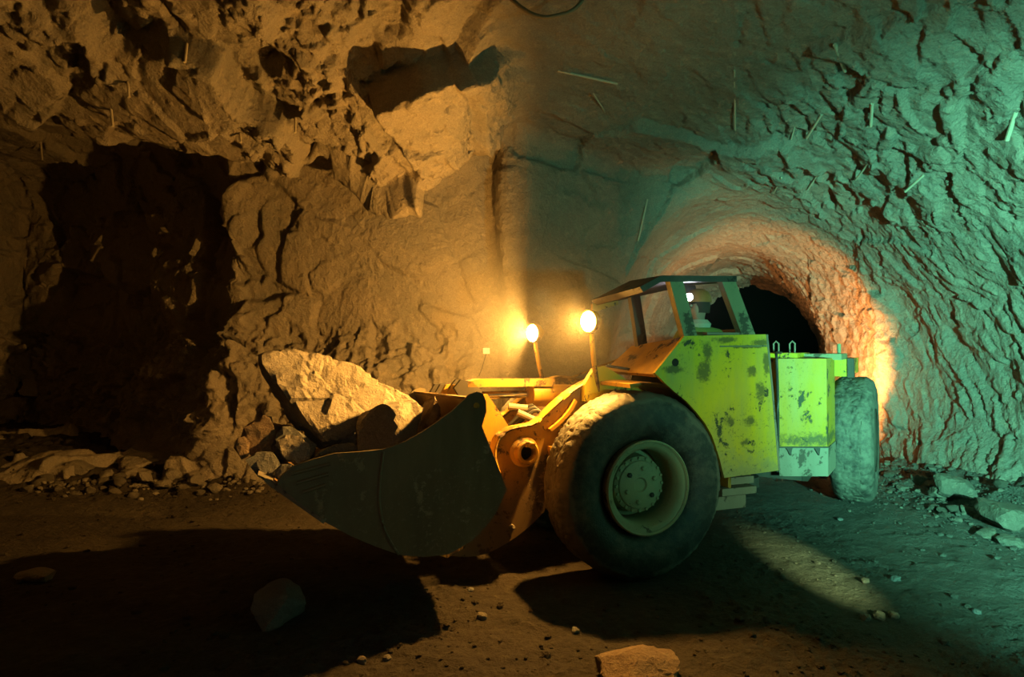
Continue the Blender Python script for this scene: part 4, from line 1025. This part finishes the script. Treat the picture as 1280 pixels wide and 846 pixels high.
for k, (px, py, w, d_, h, lab) in enumerate([
    (1194, 617, .38, .36, .30, 'pointed block of rock at the foot of the green lit ridged wall'),
    (1256, 652, .62, .5, .26, 'broad pale rock by the wall foot at the picture edge'),
    (1172, 618, .20, .18, .14, 'small block just beside the pointed block at the wall foot'),
    (1150, 603, .20, .18, .16, 'knobby stone between rear tyre and pointed block along the wall foot'),
    (1176, 600, .18, .18, .13, 'small stone tucked behind the pointed block against the ridged wall'),
    (1232, 671, .22, .2, .12, 'stone lying just in front of the broad pale rock at the wall foot'),
    (1262, 680, .24, .2, .12, 'stone below the broad pale rock near the picture edge'),
    (1128, 612, .16, .14, .09, 'low stone at the wall foot nearest the rear tyre'),
    (1210, 640, .16, .15, .10, 'small stone between the pointed block and the broad pale rock')]):
    ground_rock(px, py, w, d_, h, 'stone_dusty', 50 + k, lab, 3, 0.3, k * 0.9, 0.15)
for k, (px, py, w, h, lab) in enumerate([
    (215, 597, .24, .16, 'pale stone topmost in the rubble strip at the amber wall foot'),
    (245, 606, .26, .18, 'biggest pale stone in the rubble strip at the amber wall foot'),
    (180, 600, .22, .15, 'stone midway along the rubble strip below the dark wall'),
    (160, 597, .22, .16, 'stone at the dim end of the rubble strip below the dark wall'),
    (134, 597, .18, .12, 'dim stone set apart at the outer end of the rubble strip'),
    (268, 613, .18, .11, 'low stone beside the biggest pale stone of the rubble strip'),
    (100, 590, .40, .2, 'half-buried dark block where the dark wall meets the floor'),
    (205, 608, .2, .12, 'stone below the topmost stone of the rubble strip')]):
    ground_rock(px, py, w, w * .9, h, 'stone_dusty', 70 + k, lab, 3, 0.2, k * 1.3, 0.2)
for k, (px, py, w, h, lab) in enumerate([
    (1083, 774, .075, .05, 'pale pebble lying on the green lit floor in the open'),
    (1098, 771, .09, .06, 'dark stone right beside the pale pebble on the green lit floor'),
    (1117, 772, .08, .055, 'second dark stone past the pale pebble on the green lit floor'),
    (1118, 725, .08, .05, 'dark stone on the green lit floor past the end of the light streak'),
    (1082, 728, .07, .045, 'pale stone at the end of the light streak on the floor'),
    (602, 772, .07, .05, 'pale pebble in the amber lit strip between bucket and wheel shadows'),
    (588, 738, .05, .035, 'small stone high in the amber lit strip by the bucket shadow'),
    (720, 790, .06, .04, 'dark pebble at the edge of the wheel shadow on amber ground'),
    (452, 828, .07, .05, 'pale pebble on amber ground below the edge of the bucket shadow'),
    (484, 824, .06, .04, 'small stone beside the pale pebble below the bucket shadow edge'),
    (1050, 650, .07, .04, 'small stone on the floor in front of the rear tyre'),
    (1220, 765, .06, .035, 'lone small stone on the green lit floor near the picture edge')]):
    ground_rock(px, py, w, w * .9, h, 'stone_dusty' if 'pale' in lab else 'rock_grey', 90 + k, lab, 2, 0.25, k * 1.1, 0.1, None, 'stone', 'stone')

# smaller stones of the banks along both walls: alike, so they share a label
rng = np.random.default_rng(12)
protos = []
for k in range(8):
    v, f = rock_surface(rand_planes(rng, 9, 1, 1, 1), 2, 200 + k, 0.05, 0.8); protos.append(mesh_np('stone', v, f, False))
    protos[-1].materials.append(MATS['stone_dusty'])
def strew(n, pick, lo, hi, label, group):
    for k in range(n):
        x, y = pick(); s_ = lo * (hi / lo) ** (rng.random() ** 1.4)
        o = bpy.data.objects.new('stone', protos[k % 8]); COL.objects.link(o)
        sx, sy, sz = s_ * .5, s_ * .5 * rng.uniform(.7, 1), s_ * .5 * rng.uniform(.5, .85)
        o.location = (x, y, gz_at(x, y) + sz * 0.45); o.scale = (sx, sy, sz); o.rotation_euler = (rng.uniform(-.3, .3), rng.uniform(-.3, .3), rng.uniform(0, 6.3))
        tag(o, label, 'stone', group)
pick_r = lambda: (5.62 - 0.5 * abs(rng.normal()), rng.uniform(6.0, 9.2))
pick_l = lambda: (rng.uniform(-6.2, -3.2), 8.35 - abs(rng.normal()) * .22)
strew(22, pick_r, 0.09, 0.16, 'small angular stone in the loose bank along the green wall foot', 'stones along the green wall foot')
strew(24, pick_l, 0.10, 0.18, 'small angular stone in the rubble strip at the amber wall foot', 'stones of the rubble strip at the amber wall foot')
# the chips between them are too small and too many to pick apart
RV, RF, rb = [], [], 0
for pk, n in ((pick_r, 170), (pick_l, 170)):
    for k in range(n):
        x, y = pk(); me_ = ICO[2]; s_ = rng.uniform(.03, .085); pl = rand_planes(rng, 8, 1, 1, 1); dn = me_[0] @ pl[:, :3].T
        v = me_[0] * np.where(dn > 1e-4, pl[:, 3] / np.maximum(dn, 1e-4), 9).min(1)[:, None] * (s_ * .5, s_ * .42, s_ * .34)
        a = rng.uniform(0, 6.283); v = np.stack([v[:, 0] * math.cos(a) - v[:, 1] * math.sin(a), v[:, 0] * math.sin(a) + v[:, 1] * math.cos(a), v[:, 2]], 1) + (x, y, gz_at(x, y) + s_ * .15)
        RV.append(v); RF.append(me_[1] + rb); rb += len(v)
tag(link('rubble', mesh_np('rubble', np.concatenate(RV), np.concatenate(RF), False), 'stone_dusty'), 'loose rock chips heaped along the foot of both rock walls', 'rubble', kind='stuff')

# gravel: nobody could count it
v0, f0 = ICO[1]
GV, GF = [], []; base = 0
shapes = []
for k in range(10):
    pl = rand_planes(rng, 7, 1, 1, 1); dn = v0 @ pl[:, :3].T; r_ = np.where(dn > 1e-4, pl[:, 3] / np.maximum(dn, 1e-4), 9).min(1); shapes.append(v0 * r_[:, None])
n = 5200
ys = 2.6 * (9.0 / 2.6) ** rng.random(n); xs = rng.uniform(-0.86, 0.86, n) * ys
dens = perlin(np.stack([xs * .9, ys * .9, 0 * xs], 1), 17)
keepg = rng.random(n) < np.clip(0.30 + 1.6 * dens, 0.08, 1); xs, ys = xs[keepg], ys[keepg]
m_ = 1500; xs = np.concatenate([xs, 5.75 - 0.75 * np.abs(rng.normal(size=m_)), rng.uniform(-6.5, -2.6, 900)]); ys = np.concatenate([ys, rng.uniform(5.4, 9.4, m_), 8.4 - .3 * np.abs(rng.normal(size=900))])
zs = floor_z(xs, ys)
for k in range(len(xs)):
    s_ = rng.uniform(.006, .016) * (1 + (rng.random() < .12) * 1.2)
    a = rng.uniform(0, 6.283); ca, sa = math.cos(a), math.sin(a)
    v = shapes[k % 10] * (s_, s_ * .85, s_ * .65); v = np.stack([v[:, 0] * ca - v[:, 1] * sa, v[:, 0] * sa + v[:, 1] * ca, v[:, 2]], 1) + (xs[k], ys[k], zs[k] + s_ * .25)
    GV.append(v); GF.append(f0 + base); base += len(v)
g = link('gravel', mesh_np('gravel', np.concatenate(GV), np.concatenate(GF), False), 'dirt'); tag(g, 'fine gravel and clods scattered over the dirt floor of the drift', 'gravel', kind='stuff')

# ------------------------------------------------------------------ rods, cable and box fixed to the rock
def rod(name, pa, pb, r, mat, label, group=None, proud=0.03, cat='rock bolt', free=None):
    """a rod whose upper end is set in the rock at pa; the lower end hangs free"""
    A, nA = on_rock(*pa); 
    if A is None: return
    if free is None: Bp, nB = on_rock(*pb); Bp = Bp + nB * proud
    else:
        d = ray_dir(*pb); Bp = CAM + d * ((A.y - free) / d.y)
    b = B(); dd = (A - Bp).normalized(); b.tube([A + dd * 0.06, Bp], r, 8)
    return tag(b.build(name, mat), label, cat, group)
for pa, pb, r, lab in (
    ((139, 137), (141, 158), .014, 'bolt stub hanging lowest from the amber ceiling above the dark wall'),
    ((160, 104), (161, 122), .013, 'bolt stub up and beside the lowest hanging stub on the amber ceiling'),
    ((233, 61), (231, 78), .014, 'bolt stub beside a dark cavity high on the amber ceiling'),
    ((369, 148), (369, 166), .013, 'bolt stub on the amber ceiling straight above the slab in the bucket'),
    ((51, 178), (53, 200), .014, 'dim bolt stub nearest the dark outer end of the amber ceiling'),
    ((300, 166), (301, 178), .012, 'short bolt stub just before the one above the bucket slab')):
    rod('rock_bolt', pa, pb, r, 'rebar', lab, None, 0.03, 'rock bolt', 0.05)
for pa, pb, r, lab in (
    ((704, 90), (771, 100), .014, 'long pale rod lying flat against the ceiling where amber turns green'),
    ((755, 138), (742, 112), .009, 'short bent rusty rod below the long pale ceiling rod'),
    ((918, 92), (919, 158), .012, 'thin dark rod hanging straight down from the green ceiling'),
    ((1045, 60), (1056, 83), .018, 'stubby pale pipe end sticking out high on the green ceiling'),
    ((1025, 146), (1013, 172), .016, 'pale slanted rod below the stubby pipe on the green ceiling'),
    ((1090, 134), (1089, 153), .016, 'short upright pale rod in the middle of the green ceiling'),
    ((993, 160), (988, 175), .010, 'thin stub beside the pale slanted rod on the green ceiling'),
    ((1083, 207), (1071, 223), .012, 'thin slanted rod in the broken rock above the tunnel'),
    ((1020, 222), (1013, 235), .011, 'thin stub just above the orange rim of the tunnel'),
    ((1150, 223), (1136, 236), .014, 'pale rod poking out beside the black cavity on the green wall'),
    ((976, 224), (968, 237), .012, 'stub at the very top of the orange tunnel rim'),
    ((1269, 142), (1264, 172), .020, 'bent pipe end sticking out of the green wall at the picture edge'),
    ((808, 254), (795, 300), .014, 'pale rod leaning on the rock above the cab canopy')):
    rod('rock_bolt', pa, pb, r, 'rebar', lab, None, 0.05)
pts = [(-.03, 5.3, 4.87), (.03, 5.3, 4.80), (.10, 5.3, 4.745), (.19, 5.3, 4.695), (.285, 5.3, 4.675), (.385, 5.3, 4.69), (.49, 5.3, 4.72), (.56, 5.3, 4.77), (.62, 5.3, 4.86), (.66, 5.3, 5.0), (.70, 5.3, 5.2)]
pts = [(-.05, 5.3, 5.25), (-.045, 5.3, 5.05)] + pts
b = B(); b.tube(lerp_pts(pts, 4), 0.018, 10); tag(b.build('cable', 'cable_sheath'), 'dark cable sagging in a loop from the ceiling at the top of the picture', 'cable')
A, nA = on_rock(605, 441)
if A is not None:
    q = nA.to_track_quat('Y', 'Z').to_matrix().to_4x4(); Fm = Matrix.Translation(A + nA * 0.09) @ Matrix.Rotation(R(10), 4, 'Z')
    box = bpy.data.objects.new('wall_box', None); COL.objects.link(box); place(box, Fm); tag(box, 'small white box on a bracket fixed low on the amber back wall', 'junction box')
    b = B(); b.box(-.045, .045, -.04, .04, -.04, .04).bevel(.008); b.build('housing', 'white_plastic', box, Fm)
    b = B(); b.box(-.012, .012, .03, .22, -.012, .012); b.build('bracket', 'rebar', box, Fm)
    A2, n2 = on_rock(598, 470)
    b = B(); a = Fm @ Vector((0, .02, -.04)); e_ = A2 + n2 * .02; b.tube([a, a.lerp(e_, .5) + Vector((0, 0, -.03)), e_], .006, 6); b.build('wire', 'black_metal', box)

# ------------------------------------------------------------------ dust hanging in the air
b = B(); b.lathe([(math.sin(math.pi * k / 16), -math.cos(math.pi * k / 16)) for k in range(17)], 32, closed=False)
t = NT('dust_haze'); t.t.nodes.remove(t.b)
ln = t.n('ShaderNodeVectorMath', operation='LENGTH'); t.l(t.co.outputs['Object'], ln.inputs[0])
q = t.math('MAXIMUM', t.math('SUBTRACT', 1.0, ln.outputs['Value']), 0.0)
vs = t.n('ShaderNodeVolumeScatter'); vs.inputs['Anisotropy'].default_value = 0.3; vs.inputs['Color'].default_value = (0.95, 0.9, 0.82, 1)
t.l(t.math('MULTIPLY', t.math('MULTIPLY', q, q), HAZE), vs.inputs['Density']); t.l(vs.outputs[0], t.out.inputs['Volume'])
hz = b.build('dust_haze', 'dust_haze', None, Matrix.Translation((0.75, 6.3, 2.25)) @ Matrix.Diagonal((2.6, 2.3, 2.1, 1)))
tag(hz, 'thin rock dust glowing in the air around the lit lamps', 'haze', kind='stuff')
